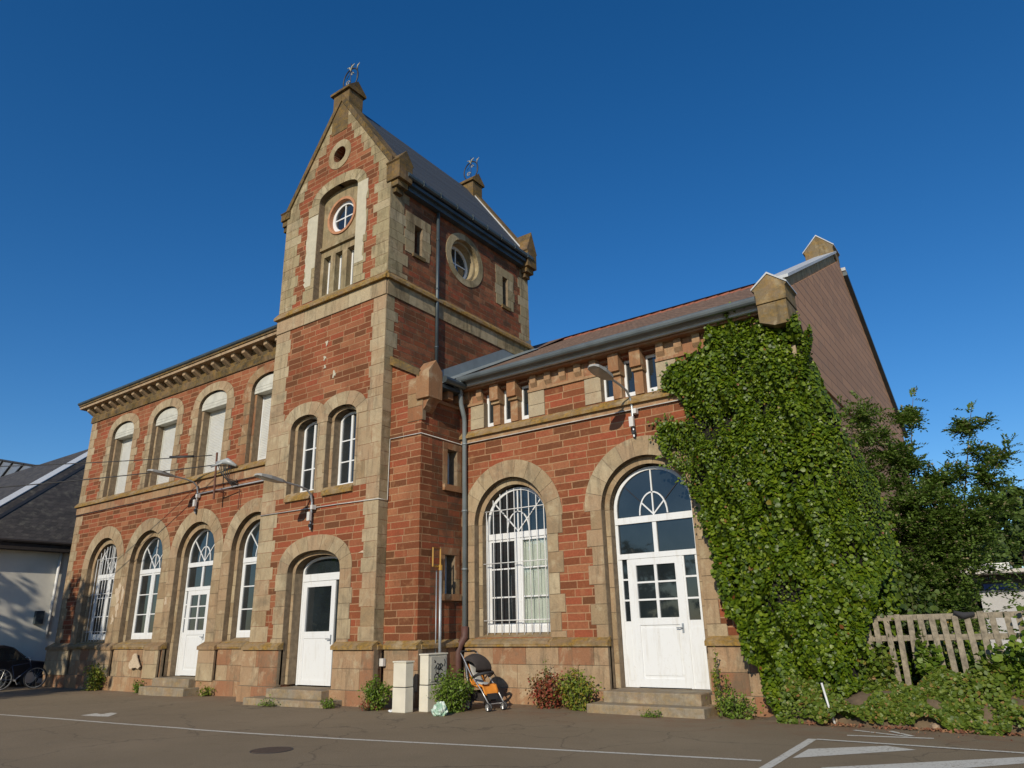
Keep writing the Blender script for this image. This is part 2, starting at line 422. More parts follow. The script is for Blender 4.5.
def m_paint():
    M = NT('worn_road_paint')
    n = M.noise(26, 5, .75); n2 = M.noise(3, 4)
    c = M.mix(M.mask(M.math('ADD', n, M.math('MULTIPLY', n2, .25)), .66, .78), (.58, .56, .48), (.24, .19, .13))
    M.col(c); M.rough(.85); M.bump(n, .3, .004); return M.m
PAINT = m_paint()
def paint_line(pts, wd, name, label, z=.004):
    D = []
    for p, q in zip(pts[:-1], pts[1:]):
        m_ = max(1, int(abs(q[0] - p[0]) / .25)); D += [(p[0] + (q[0] - p[0]) * k / m_, p[1] + (q[1] - p[1]) * k / m_) for k in range(m_)]
    pts = D + [pts[-1]]
    b = MB(); P = [Vector((p[0], p[1])) for p in pts]; A = []; B = []
    for i, p in enumerate(P):
        t = (P[min(i + 1, len(P) - 1)] - P[max(0, i - 1)]).normalized(); nrm = Vector((-t.y, t.x)) * wd / 2
        A.append((p.x + nrm.x, p.y + nrm.y, G(p.x) + z)); B.append((p.x - nrm.x, p.y - nrm.y, G(p.x) + z))
    n = len(A); b.raw(A + B, [(i, i + 1, n + i + 1, n + i) for i in range(n - 1)])
    return tag(b.build(name, PAINT, recalc=False), label, 'road marking')
def paint_poly(pts, name, label, z=.004):
    b = MB(); b.raw([(p[0], p[1], G(p[0]) + z) for p in pts], [tuple(range(len(pts)))])
    return tag(b.build(name, PAINT, recalc=False), label, 'road marking')

# painted parking marks in front of the building
paint_line([(-34, 7.2), (-26, 7.6), (-20.36, 7.76), (-17.5, 7.84), (-15.1, 7.86), (-12.5, 7.93), (-11.4, 8.05), (-9.36, 8.36), (-7.09, 8.8), (-5.21, 9.14), (-3.2, 9.5)], .085, 'painted_line', 'long thin white line running along the asphalt in front of the station')
paint_line([(-3.10, 11.48), (-3.03, 9.4), (-3.0, 8.2)], .12, 'painted_line', 'short white line leading towards the viewer at the corner of the hatched area')
paint_line([(-3.04, 11.45), (-1.9, 11.44), (-.6, 11.43), (3, 11.41)], .09, 'painted_line', 'thin white line forming the far edge of the hatched area', .008)
paint_poly([(-2.93, 9.84), (-2.93, 10.6), (-2.12, 11.30), (-1.75, 11.13)], 'painted_stripe', 'narrow white hatch stripe nearest the corner of the marked area')
paint_poly([(-2.50, 9.37), (-.5, 11.26), (.4, 11.3), (-.55, 10.75), (-1.9, 9.2)], 'painted_stripe', 'broad white hatch stripe at the bottom right edge of the photo')
b = MB()
for A_, B_, wd in [((-2.76, 12.03), (-1.68, 12.24), .09), ((-2.78, 12.6), (-2.0, 12.26), .08), ((-2.3, 12.70), (-1.95, 12.30), .08)]:
    p, q = Vector(A_), Vector(B_); t = (q - p).normalized(); nn_ = Vector((-t.y, t.x)) * wd / 2
    z_ = .004 + .002 * len(b.f)
    b.raw([(p.x - nn_.x, p.y - nn_.y, z_), (q.x - nn_.x, q.y - nn_.y, z_), (q.x + nn_.x, q.y + nn_.y, z_), (p.x + nn_.x, p.y + nn_.y, z_)], [(0, 1, 2, 3)])
tag(b.build('painted_arrow', PAINT, recalc=False), 'worn white arrow shaped mark on the asphalt close to the overgrown verge', 'road marking')
paint_poly([(-17.85, 8.40), (-17.2, 8.43), (-16.85, 8.50), (-17.1, 8.72), (-17.45, 9.0), (-17.75, 9.0), (-17.6, 8.72), (-18.0, 8.8)], 'painted_symbol', 'small worn white mark on the asphalt in front of the left wing')
b = MB()
cxm, cym = -9.42, 7.14
b.tube([(cxm, cym, -.02), (cxm, cym, .006)], .27, 32); 
o1 = b.build('manhole_cover', m_simple('manhole_iron', (.075, .052, .036), .7, .3, metal=.1, scale=30, bump=.5), loc=(cxm, cym, 0))
tag(o1, 'round dark iron manhole cover set in the asphalt', 'manhole cover')
b = MB(); b.band([(.26 * cos(t * pi / 16), .29 * sin(t * pi / 16)) for t in range(32)], [(.30 * cos(t * pi / 16), .30 * sin(t * pi / 16)) for t in range(32)], -.004, .009, True)
o2 = MB(); o2.raw([(x, z, -y) for x, y, z in b.v], b.f); o2.mi = [0] * len(b.f); o2.build('rim', IRON, o1)

# ------------------------------------------------------------------ station building
ST = empty('station_building', (-15, 13, 0), 'old red sandstone station with a tall gabled tower between two wings', 'building')
def part(mb, name, mat, label=None, parent=None, smooth=False, bevel=0):
    o = mb.build(name, mat, None, smooth=smooth, bevel=bevel)
    if parent is None: keep_world(o, ST)
    else:
        o.parent = parent
        o.matrix_parent_inverse = Matrix.Identity(4) if parent.parent is None else Matrix.Identity(4)
    if label: o['label'] = label
    return o
# children of parts: parent part sits at the world origin in world space, so plain parenting keeps coordinates

YL, YT, YB, YR = 13.0, 12.0, 12.3, 13.85
XL0, XT0, XT1, XB1, XR1 = -30.5, -17.1, -12.51, -11.46, -3.0
SPR, AH = 3.96, 1.06
WL = [-27.78, -24.77, -21.78, -18.78]
GF = dict(zs=SPR, a=AH, b=AH)

# ---- walls
holes = []
for i, c in enumerate(WL):
    holes.append(opening(c, (.0 if i == 2 else 1.34), SPR, AH + .02, AH + .02))
for c in WL: holes.append(opening(c, 6.6, 9.0, .84, .50, 2.25))
b = MB(F_front(YL)); b.slab([(XL0, -.3), (XT0, -.3), (XT0, 10.5), (XL0, 10.5)], [h if h[0][1] > 0 else [(h[0][0], .001)] + h[1:-1] + [(h[-1][0], .001)] for h in holes], 0, .55)
part(b, 'wall', BRICK)
b = MB()
b.box(XL0, XT0, 20.6, 21, -.3, 10.5); b.box(XL0, XL0 + .4, YL + .56, 20.6, -.3, 10.5); part(b, 'wall', BRICK)
# tower front with gable
SL = 1.44; RZ = 17.40; CXT = -14.8
def roofz(x): return RZ - SL * abs(x - CXT)
rec = opening(-14.71, 10.62, 13.92, .86, .36, 2.4)
hol = [opening(-14.75, .3, 3.0, 1.0 + .02, .54, 2.3), opening(-15.5, 5.0, 6.86, .58, .36, 2.25), opening(-14.0, 5.0, 6.86, .58, .36, 2.25), rec,
       arc_pts(-14.77, 15.36, .27, .27, 2, 24, True)]
b = MB(F_front(YT)); b.slab([(XT0, -.3), (XT1, -.3), (XT1, roofz(XT1)), (CXT, RZ), (XT0, roofz(XT0))], hol, 0, .5)
part(b, 'tower_wall', BRICK)
b = MB(F_side(XT1))
b.slab([(YT + .502, -.3), (18.7, -.3), (18.7, 14.05), (YT + .502, 14.05)], [[(12.99, 11.58), (13.3, 11.58), (13.3, 12.53), (12.99, 12.53)], [(17.19, 11.52), (17.47, 11.52), (17.47, 12.62), (17.19, 12.62)], arc_pts(15.24, 12.36, .68, .68, 2, 36, True)], 0, .5)
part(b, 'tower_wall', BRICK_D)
b = MB(); b.box(XT0, XT0 + .4, YT + .502, 18.7, -.3, 14.0); part(b, 'tower_wall', BRICK)
b = MB(F_front(18.3)); b.prism([(XT0 + .402, -.3), (XT1 - .502, -.3), (XT1 - .502, roofz(XT1 - .502)), (CXT, RZ), (XT0 + .402, roofz(XT0 + .402))], 0, .4); part(b, 'tower_wall', BRICK)
# turret (stepped-back block beside the tower)
b = MB(F_front(YB)); b.prism([(XT1, -.3), (XB1, -.3), (XB1, 7.65), (XT1, 8.2)], 0, .4); part(b, 'turret_wall', BRICK)
b = MB(F_side(XB1)); sl_a = [(13.27, 4.94), (13.64, 4.94), (13.64, 5.84), (13.27, 5.84)]; sl_b = [(13.2, 2.35), (13.57, 2.35), (13.57, 3.25), (13.2, 3.25)]
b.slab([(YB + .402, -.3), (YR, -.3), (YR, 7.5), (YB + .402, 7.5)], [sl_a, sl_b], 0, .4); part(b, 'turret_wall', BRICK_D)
# right wing
GWX, RDX = -10.0, -6.46
slx = [GWX - .04 + k for k in (-.54, 0, .54)] + [-6.64 + k for k in (-.54, 0, .54)]
hol = [opening(GWX, 1.36, SPR, AH + .02, AH + .02), opening(RDX, .3, SPR, AH + .02, AH + .02)] + [[(x - .17, 6.38), (x + .17, 6.38), (x + .17, 7.3), (x - .17, 7.3)] for x in slx]
b = MB(F_front(YR)); b.slab([(XB1, -.3), (XR1, -.3), (XR1, 7.55), (XB1, 7.55)], hol, 0, .5); part(b, 'wall', BRICK)
# right gable wall, lower rubble part and clad upper part
RY, RZR, RSL = 21.0, 11.55, .515
def rz(y): return RZR - RSL * abs(y - RY)
YB2 = 28.2
PLASTER = m_simple('brown_render', (.36, .21, .12), .95, .2, bump=.3)
CLAD = m_slate('brown_fibre_cladding', (.42, .225, .115), .26, 1.4, 'Y', .5, .25, .12, .012)
b = MB(F_side(XR1 - .05)); b.prism([(YR + .502, -.3), (YB2, -.3), (YB2, 6.4), (YR + .502, 6.4)], 0, .4); part(b, 'gable_wall', PLASTER, 'brown rendered lower gable wall')
b = MB(F_side(XR1)); b.prism([(YR + .504, 6.36), (YB2, 6.36), (YB2, rz(YB2) + .05), (RY, RZR + .05), (YR + .504, rz(YR + .504) + .05)], 0, .46); part(b, 'cladding', CLAD, 'brown board cladding on the side gable')
b = MB(); b.box(XT1, XR1 - .46, YB2 - .4, YB2, -.3, rz(YB2)); part(b, 'wall', BRICK)

# ---- stone dressings
FT = F_front(YT); FL = F_front(YL); FR = F_front(YR)
P1, P2 = -.006, -.014
# left wing
b = MB(FL)
strip(b, XL0, XL0 + .42, 1.35, 9.88, P1, .1, .36, 0, .14)
part(b, 'quoins', SM(STONE))
for i, c in enumerate(WL):
    b = MB(FL)
    arch(b, c, (.36 if i == 2 else 1.35), SPR, AH, AH, 2, .45, .42, P2, .15, 11, jamb=(.44 if i == 3 else .44), course=.42)
    # inner order, set back
    arch(b, c, (.36 if i == 2 else 1.35), SPR, .90, .86, 2, .158, .19, .15, .5, 9, jamb=.158, course=.5)
    part(b, 'arch_surround', SM(STONE if i % 2 else STONE_P if i == 7 else STONE))
    b = MB(FL)
    arch(b, c, 6.6, 9.0, .82, .48, 2.25, .38, .30, P2, .13, 7, jamb=.34, tooth=.13, course=.34)
    arch(b, c, 6.6, 9.0, .70, .40, 2.25, .118, .078, .13, .5, 7, jamb=.118, course=.5)
    part(b, 'arch_surround', SM(STONE if i != 3 else BROWNST))
b = MB(FL)    # stone piers between the ground floor openings up to the spring
for a_, c_ in ((-26.28, -26.27), (-23.27, -23.28)): pass
strip(b, XT0 - .6, XT0, 1.35, 4.3, -.002, .08, .4)
part(b, 'pier', SM(STONE))
# sill band of the left wing
def ledge(mb, u0, u1, z0, z1, pr, endL=True, endR=True, face=None):
    """weathered course: lower vertical face, sloping top"""
    zf = face if face is not None else z0 + (z1 - z0) * .45
    mb.add([(u0, -pr, z0), (u1, -pr, z0), (u1, .02, z0), (u0, .02, z0), (u0, -pr, zf), (u1, -pr, zf), (u1, .02, z1), (u0, .02, z1)],
           [(0, 1, 5, 4), (4, 5, 6, 7), (1, 2, 6, 5), (3, 0, 4, 7), (3, 2, 1, 0), (2, 3, 7, 6)])
def ledgerow(mb, u0, u1, z0, z1, pr, face=None, L=1.1):
    u = u0
    while u < u1 - .01:
        e = u + L * random.uniform(.8, 1.2)
        if u1 - e < .4: e = u1
        ledge(mb, u + .003, e - .003, z0, z1, pr + random.uniform(-.002, .002), face=face); u = e
b = MB(FL); ledgerow(b, XL0 - .05, XT0, 6.40, 6.62, .12, 6.47); part(b, 'string_course', LEDGE, 'lichen stained sill course of the left wing')
b = MB(FL); field(b, XL0, XT0, 6.12, 6.40, -.04, .1, .3, 1.0); part(b, 'string_course', SM(STONE_P))
# tower belts
b = MB(FT); ledgerow(b, XT0 - .06, XT1 + .06, 10.42, 10.68, .13, 10.5); part(b, 'string_course', LEDGE, 'yellow lichen stained ledge on the tower front')
b = MB(FT); field(b, XT0, XT1, 9.98, 10.42, -.035, .1, .45, 1.1); part(b, 'string_course', SM(STONE))
FS = F_side(XT1)
b = MB(FS); ledgerow(b, YT - .06, 18.76, 10.42, 10.68, .13, 10.5); part(b, 'string_course', LEDGE, 'mossy ledge on the tower side')
b = MB(FS); field(b, YT, 18.7, 9.98, 10.42, -.035, .1, .45, 1.1); part(b, 'string_course', SM(STONE_T))
# tower quoins
for F_, a_, m_ in ((FT, (XT0, XT0 + .62, 10.66, 14.1, P1, .1, .33, 0, .16), STONE_T), (FT, (XT1 - .5, XT1, 10.66, 14.0, P1, .1, .33, .16, 0), STONE_T), (FT, (XT0, XT0 + .62, 7.2, 9.98, P1, .1, .36, 0, .08), STONE),
                   (FT, (XT1 - .48, XT1, 7.2, 9.98, P1, .1, .36, .07, 0), STONE), (FT, (XT0, XT0 + .62, 1.35, 4.98, P1, .1, .36, 0, .12), STONE), (FT, (XT1 - .46, XT1, 1.35, 4.98, P1, .1, .36, .07, 0), STONE),
                   (FS, (YT, YT + .30, 8.2, 9.98, P1, .1, .36, 0, .14), STONE_T), (FS, (YT, YT + .55, 10.66, 13.7, P1, .1, .33, 0, .2), STONE_T), (FS, (18.2, 18.7, 10.66, 13.3, P1, .1, .36, .12, 0), STONE_T), (FS, (YT, YB - .002, -.2, 8.2, P1, .1, .36), STONE_T)):
    b = MB(F_); strip(b, *a_); part(b, 'quoins', SM(m_))
for a_ in ((XT0, -16.10, 4.98, 7.2, P1, .1, .40, .5), (-14.92, -14.58, 4.98, 6.9, P1, .1, .38, .4), (-13.42, XT1, 4.98, 7.2, P1, .1, .40, .5)):
    b = MB(FT); field(b, *a_); part(b, 'ashlar_panel', SM(STONE))
for c in (-15.5, -14.0):
    b = MB(FT); arch(b, c, 5.0, 6.86, .565, .34, 2.25, .40, .36, P2, .14, 7, jamb=.08)
    arch(b, c, 5.0, 6.86, .45, .26, 2.25, .115, .078, .14, .5, 5, jamb=.115, course=.45)
    part(b, 'arch_surround', SM(STONE))
    b = MB(FT); ledge(b, c - .565, c + .563, 4.86, 5.08, .07); part(b, 'window_sill', LEDGE)
b = MB(FT); arch(b, -14.75, .36, 3.0, 1.0, .52, 2.3, .42, .38, P2, .16, 9, jamb=.40, tooth=.06, course=.38)
arch(b, -14.75, .36, 3.0, .89, .42, 2.3, .108, .098, .16, .55, 7, jamb=.108, course=.5); part(b, 'arch_surround', SM(STONE))
# tower top recess
b = MB(FT); arch(b, -14.71, 10.68, 13.92, .845, .34, 2.4, .36, .32, P2, .2, 9, jamb=.38, tooth=.1, course=.34); part(b, 'arch_surround', SM(STONE_T))
for x0, x1, z0, z1 in ((-16.02, -15.565, 11.75, 13.55), (-13.855, -13.45, 12.1, 13.95), (-13.85, -13.5, 11.3, 12.1), (-16.0, -15.7, 11.2, 11.75)):
    b = MB(FT); n_ = 9; L_ = [(x0 + random.uniform(-.04, .04), z0 + (z1 - z0) * k / n_) for k in range(n_ + 1)]; R_ = [(x1 + random.uniform(-.03, .0) if x1 < -15 else x1 + random.uniform(-.05, .05), z0 + (z1 - z0) * k / n_) for k in range(n_ + 1)]
    if x1 < -15: R_ = [(x1, z) for _, z in R_]
    else: L_ = [(x0, z) for _, z in L_]
    b.band(L_, R_, P2 - .008, .01); part(b, 'render_patch', REPAIR)
oc = arc_pts(-14.73, 13.30, .56, .56, 2, 36, True)
slits = [(-15.27, 0), (-14.77, 0), (-14.26, 0)]
b = MB(FT)
b.slab([(-15.56, 10.68)] + arc_pts(-14.71, 13.92, .85, .35, 2.4, 20) + [(-13.86, 10.68)], [oc] + [[(x - .15, 10.85), (x + .15, 10.85), (x + .15, 12.1), (x - .15, 12.1)] for x, _ in slits], .2, .48)
part(b, 'recessed_panel', STONE_T)
b = MB(FT); b.box(-15.55, -13.87, .12, .205, 12.32, 12.42); part(b, 'lintel', STONE_T)
b = MB(FT); b.band(arc_pts(-14.73, 13.30, .53, .53, 2, 40, True), arc_pts(-14.73, 13.30, .61, .61, 2, 40, True), .16, .3, True); part(b, 'oculus_ring', m_simple('orange_stone_ring', (.42, .20, .10), .85, .2))
# gable oculus
b = MB(FT)
b.cur = 0
N = 40; inn = arc_pts(-14.77, 15.36, .27, .27, 2, N, True); out = arc_pts(-14.77, 15.36, .5, .5, 2, N, True)
for k in range(8):
    idx = [(k * 5 + j) % N for j in range(6)]; b.band([inn[i] for i in idx], [out[i] for i in idx], P2 - random.uniform(0, .006), .2)
part(b, 'oculus_ring', STONE_T)
b = MB(FT); b.box(-15.1, -14.4, .4, .45, 15.0, 15.7); part(b, 'vent_backing', DARK)
# gable stone edge (kneeling stones below the coping)
b = MB(FT)
for sgn in (-1, 1):
    zc = 14.0
    while zc < 16.9:
        h = .33; xe = CXT + sgn * (RZ - zc - h) / SL if zc + h < RZ else CXT
        xo = CXT + sgn * (RZ - zc) / SL
        wdt = .42 if int(zc * 3) % 2 else .6
        xi = xe - sgn * wdt * .6
        if (xi - CXT) * sgn < .05: xi = CXT + sgn * .02
        b.cur = 0; b.prism([(xi, zc + .005), (xo - sgn * .01, zc + .005), (xe - sgn * .01, zc + h - .005), (xi, zc + h - .005)], P1, .1); zc += h
b.prism([(CXT - .3, 16.3), (CXT + .3, 16.3), (CXT + .14, 17.0), (CXT - .14, 17.0)], P1 - .004, .1)
part(b, 'gable_quoins', SM(STONE_T))

# oculus and slit surrounds on the tower side
b = MB(FS); N = 48; cx_, cz_ = 15.24, 12.36
inn = arc_pts(cx_, cz_, .665, .665, 2, N, True); out = arc_pts(cx_, cz_, .9, .87, 2, N, True)
for k in range(12):
    idx = [(k * 4 + j) % N for j in range(5)]; b.band([inn[i] for i in idx], [out[i] for i in idx], P2 - random.uniform(0, .008), .16)
i2 = arc_pts(cx_, cz_, .58, .58, 2, N, True); o2_ = arc_pts(cx_, cz_, .67, .67, 2, N, True); b.band(i2, o2_, .12, .45, True)
part(b, 'oculus_ring', STONE_T)
for y0, y1, z0, z1 in ((12.99, 13.3, 11.6, 12.53), (17.19, 17.47, 11.55, 12.6)):
    b = MB(FS); strip(b, y0 - .36, y0, z0 - .05, z1, P2, .2, .33, .05, 0); strip(b, y1, y1 + .33, z0 - .05, z1, P2, .2, .33, 0, .05)
    blk(b, y0 - .38, y1 + .36, z1, z1 + .3, P2, .2); part(b, 'slit_surround', SM(STONE_T))
    b = MB(FS); b.box(y0 - .08, y1 + .12, -.06, .1, z0 - .11, z0 - .0); part(b, 'window_sill', STONE_DK)
FB = F_side(XB1)
for (y0, z0), (y1, z1) in (((13.27, 4.94), (13.64, 5.84)), ((13.2, 2.35), (13.57, 3.25))):
    b = MB(FB); strip(b, y0 - .17, y0, z0, z1, P2, .25, .5); strip(b, y1, y1 + .17, z0, z1, P2, .25, .5); blk(b, y0 - .17, y1 + .17, z1, z1 + .17, P2, .25); part(b, 'slit_surround', SM(BROWNST))
    b = MB(FB); b.box(y0 - .17, y1 + .19, -.07, .2, z0 - .15, z0); part(b, 'window_sill', BROWNST)

# right wing dressings
for c, zb in ((GWX, 1.35), (RDX, .36)):
    b = MB(FR); arch(b, c, zb, SPR, AH, AH, 2, .42, .42, P2, .15, 11, jamb=.28, tooth=.12, course=.40)
    arch(b, c, zb, SPR, .94, .90, 2, .118, .158, .15, .5, 9, jamb=.118, course=.5); part(b, 'arch_surround', SM(STONE))
b = MB(FR); strip(b, XB1, XB1 + .12, 1.35, 6.1, P1, .1, .36, 0, .05); part(b, 'quoins', SM(STONE))
b = MB(FR); strip(b, XR1 - .5, XR1, 1.35, 6.1, P1, .1, .36, .14, 0); part(b, 'quoins', SM(STONE))
b = MB(FR); ledgerow(b, XB1, XR1 + .02, 6.17, 6.39, .13, 6.23, 1.3); part(b, 'string_course', LEDGE, 'lichen stained sill course of the right wing')
b = MB(FR); b.box(XB1, XR1, -.05, .05, 6.06, 6.17); part(b, 'string_course', STONE_P)
GREYB = m_stone('grey_buff_sandstone', [(0, (.40, .33, .22)), (1, (.46, .39, .27))], .2)
for g0 in (slx[:3], slx[3:]):
    for x0, x1 in ((g0[0] - .58, g0[0] - .15), (g0[2] + .15, g0[2] + .62)):
        b = MB(FR); field(b, x0, x1, 6.39, 7.05, -.02, .3, .35, .7); part(b, 'ashlar_panel', SM(GREYB))
b = MB(FR); field(b, XR1 - .55, XR1, 6.39, 7.05, -.02, .1, .35, .7); part(b, 'ashlar_panel', SM(GREYB))
for g0 in (slx[:3], slx[3:]):
    for k in (0, 1):
        b = MB(FR); x = (g0[k] + g0[k + 1]) / 2
        b.box(x - .106, x + .106, -.03, .36, 6.385, 7.0)
        b.prism([(x - .13, 7.0), (x + .13, 7.0), (x + .13, 7.42), (x - .13, 7.42)], -.16, .35)
        b.box(x - .13, x + .13, -.09, .35, 6.92, 7.0)
        part(b, 'mullion_pier', BROWNST)
x = XB1 + .12
while x < XR1 - .3:
    if not any(g[0] - .2 < x + .1 < g[2] + .2 for g in (slx[:3], slx[3:])):
        b = MB(FR); b.box(x, x + .17, -.10, .02, 7.22, 7.42); b.add([(x, -.10, 7.22), (x + .17, -.10, 7.22), (x + .17, .0, 7.10), (x, .0, 7.10), (x, .01, 7.22), (x + .17, .01, 7.22)], [(0, 1, 2, 3), (0, 3, 4), (1, 5, 2)]); part(b, 'bracket', STONE_P)
    x += .42
b = MB(FR)
for x0, x1 in ((XB1, slx[0] - .16), (slx[2] + .16, slx[3] - .16), (slx[5] + .16, XR1)): b.box(x0, x1, -.05, .02, 7.02, 7.08)
b.box(XB1 + .02, XR1 - .5, -.24, .05, 7.42, 7.50)
part(b, 'cornice', STONE_P)
for x0, x1 in ((XB1, slx[0] - .18), (slx[2] + .18, slx[3] - .18), (slx[5] + .18, XR1)): b = MB(FR); field(b, x0, x1, 7.08, 7.42, -.022, .04, .4, .5); part(b, 'frieze', SM(STONE_P))
b = MB(); b.box(XB1 - .002, XR1 - .5, 13.50, 13.58, 7.47, 7.60); part(b, 'fascia', ZINCL)

# ---- left wing cornice
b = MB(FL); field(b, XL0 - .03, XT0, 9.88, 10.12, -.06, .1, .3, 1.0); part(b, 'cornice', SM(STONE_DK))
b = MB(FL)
b.box(XL0 - .02, XT0, -.03, .1, 10.12, 10.5); part(b, 'frieze', STONE_DK)  # dark stone colour stands in for the deep shade between the brackets
x = XL0 + .02
while x < XT0 - .1:
    b = MB(FL); b.box(x, x + .17, -.30, 0, 10.33, 10.46)
    b.add([(x, -.30, 10.33), (x + .17, -.30, 10.33), (x + .17, -.03, 10.16), (x, -.03, 10.16), (x, -.03, 10.33), (x + .17, -.03, 10.33)], [(0, 1, 2, 3), (0, 3, 4), (1, 5, 2)]); part(b, 'bracket', STONE)
    x += .585
b = MB(); b.box(XL0 - .40, XT0, YL - .42, YL + .3, 10.462, 10.56); b.box(XL0 - .34, XL0, YL + .3, 21, 10.462, 10.56)
for k in range(12): b.box(XL0 - .28, XL0 - .02, YL + .1 + k * .6, YL + .3 + k * .6, 10.30, 10.46)
part(b, 'cornice', STONE)
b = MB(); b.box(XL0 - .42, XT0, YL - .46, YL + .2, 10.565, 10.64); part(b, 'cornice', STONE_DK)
b = MB(); b.tube([(XL0 - .44, YL - .46, 10.69), (XT0, YL - .46, 10.69)], .065, 10); b.box(XL0 - .44, XT0, YL - .42, YL - .3, 10.645, 10.74); part(b, 'gutter', ZINCD)
SLATE = m_slate('dark_slate', (.040, .047, .055), .18, .25, 'Z', .5, 0, .25)
b = MB(); b.raw([(XL0 - .42, YL - .4, 10.72), (XT0, YL - .4, 10.72), (XT0, 17, 12.3), (XL0 + 3, 17, 12.3), (XL0 - .42, 21.4, 10.72), (XT0, 21.4, 10.72)], [(0, 1, 2, 3), (0, 3, 4), (4, 3, 2, 5)]); part(b, 'roof', SLATE)

# ---- plinths
def plinth_run(F, u0, u1, gaps=(), pr=.13, mat=PLINTH):
    segs = []; u = u0
    for a_, c_ in gaps: segs.append((u, a_)); u = c_
    segs.append((u, u1))
    for a_, c_ in segs:
        if c_ - a_ < .03: continue
        b = MB(F); b2 = MB(F); b3 = MB(F)
        field(b, a_, c_, .32, 1.17, -pr + .04, .05, .42, .75)
        field(b3, a_, c_, -.25, .32, -pr - .03, .05, .5, .8)
        ledgerow(b2, a_ - .03 if a_ > u0 else a_, c_ + .03 if c_ < u1 else c_, 1.17, 1.36, pr + .02, 1.25)
        part(b, 'plinth', SM(mat)); part(b2, 'plinth_ledge', LEDGE); part(b3, 'plinth_base', SM(STONE_P))
plinth_run(FL, XL0 - .12, XT0, [(WL[2] - AH, WL[2] + AH)])
plinth_run(FT, XT0 - .12, XT1 + .12, [(-15.75, -13.75)])
plinth_run(F_side(XT1), YT, YB - .125)
plinth_run(F_front(YB), XT1 + .13, XB1 + .12)
plinth_run(F_side(XB1), YB - .0, YR - .13, mat=PLINTH)
plinth_run(FR, XB1 + .13, XR1 + .1, [(RDX - AH, RDX + AH)])
# engaged pedestals between the ground floor openings of the left wing
for x0, x1 in ((XL0 - .1, WL[0] - AH - .02), (WL[0] + AH + .02, WL[1] - AH - .02), (WL[1] + AH + .02, WL[2] - AH - .03), (WL[2] + AH + .03, WL[3] - AH - .02)):
    b = MB(FL); b2 = MB(FL); field(b, x0, x1, .30, 1.15, -.20, -.135, .42, .8); ledgerow(b2, x0 - .03, x1 + .03, 1.14, 1.38, .24, 1.24)
    part(b, 'pedestal', SM(STONE)); part(b2, 'plinth_ledge', LEDGE2)
# window sills
for c, F in ((WL[0], FL), (WL[1], FL), (WL[3], FL), (GWX, FR)):
    b = MB(F); b.add([(c - 1.06, -.16, 1.22), (c + 1.06, -.16, 1.22), (c + 1.06, .40, 1.22), (c - 1.06, .40, 1.22), (c - 1.06, -.16, 1.28), (c + 1.06, -.16, 1.28), (c + 1.06, .40, 1.48), (c - 1.06, .40, 1.48)],
                     [(0, 1, 5, 4), (4, 5, 6, 7), (1, 2, 6, 5), (3, 0, 4, 7), (3, 2, 1, 0), (2, 3, 7, 6)]); part(b, 'window_sill', m_stone('sill_stone', [(0, (.27, .2, .12)), (1, (.33, .25, .15))], .6, .3))
# steps
STEP = m_stone('worn_grey_step_stone', [(0, (.27, .235, .18)), (1, (.33, .29, .22))], .5, .3)
def steps(cx, y, w1, w2, zt, zm, d1=.35, d2=.36, g=0.0):
    b = MB(); b.box(cx - w1, cx + w1, y - d1 - .13, y + .45, zm - .01, zt); b.box(cx - w2, cx + w2, y - d1 - d2 - .13, y + .1, g - .15, zm)
    part(b, 'steps', STEP, bevel=.018)
steps(WL[2] + .1, YL, .98, 1.2, .35, .12, .26, .27, -.1)
steps(-14.72, YT, 1.0, 1.45, .31, .12, .26, .30)
steps(RDX + .02, YR, 1.0, 1.18, .36, .16, .42, .36)

# small mortar patches and flaking render left on the stone
def blotch(F, x, z, r, h, mat, nm='render_patch', d=-.02, seed=0):
    rg = random.Random(seed + int(x * 31)); n_ = 18; pts = []
    for k in range(n_):
        a = 2 * pi * k / n_; q = 1 + .35 * sin(3 * a + seed) + rg.uniform(-.25, .25); pts.append((x + r * q * cos(a), z + h * q * sin(a)))
    b = MB(F); b.prism(pts, d, d + .03); part(b, nm, mat)
FLAKE = m_simple('flaking_limewash', (.50, .40, .28), .95, .15, scale=18)
for i_, (x, z, r, h) in enumerate([(-14.78, 9.15, .05, .07), (-14.83, 8.72, .05, .06), (-14.4, 8.15, .06, .09), (-14.8, 8.45, .04, .05)]): blotch(FT, x, z, r, h, REPAIR, seed=i_)
for i_, (x, z, r, h) in enumerate([(-26.30, 3.0, .16, .28), (-26.22, 2.45, .10, .22), (-25.98, 2.9, .07, .3), (-26.42, 2.1, .08, .14), (-23.15, 2.6, .06, .12), (-13.0, 3.35, .09, .025)]): blotch(FL if x < -18 else FT, x, z, r, h, FLAKE, seed=i_ + 5)
blotch(FL, -24.2, .75, .28, .22, FLAKE, d=-.215, seed=3)

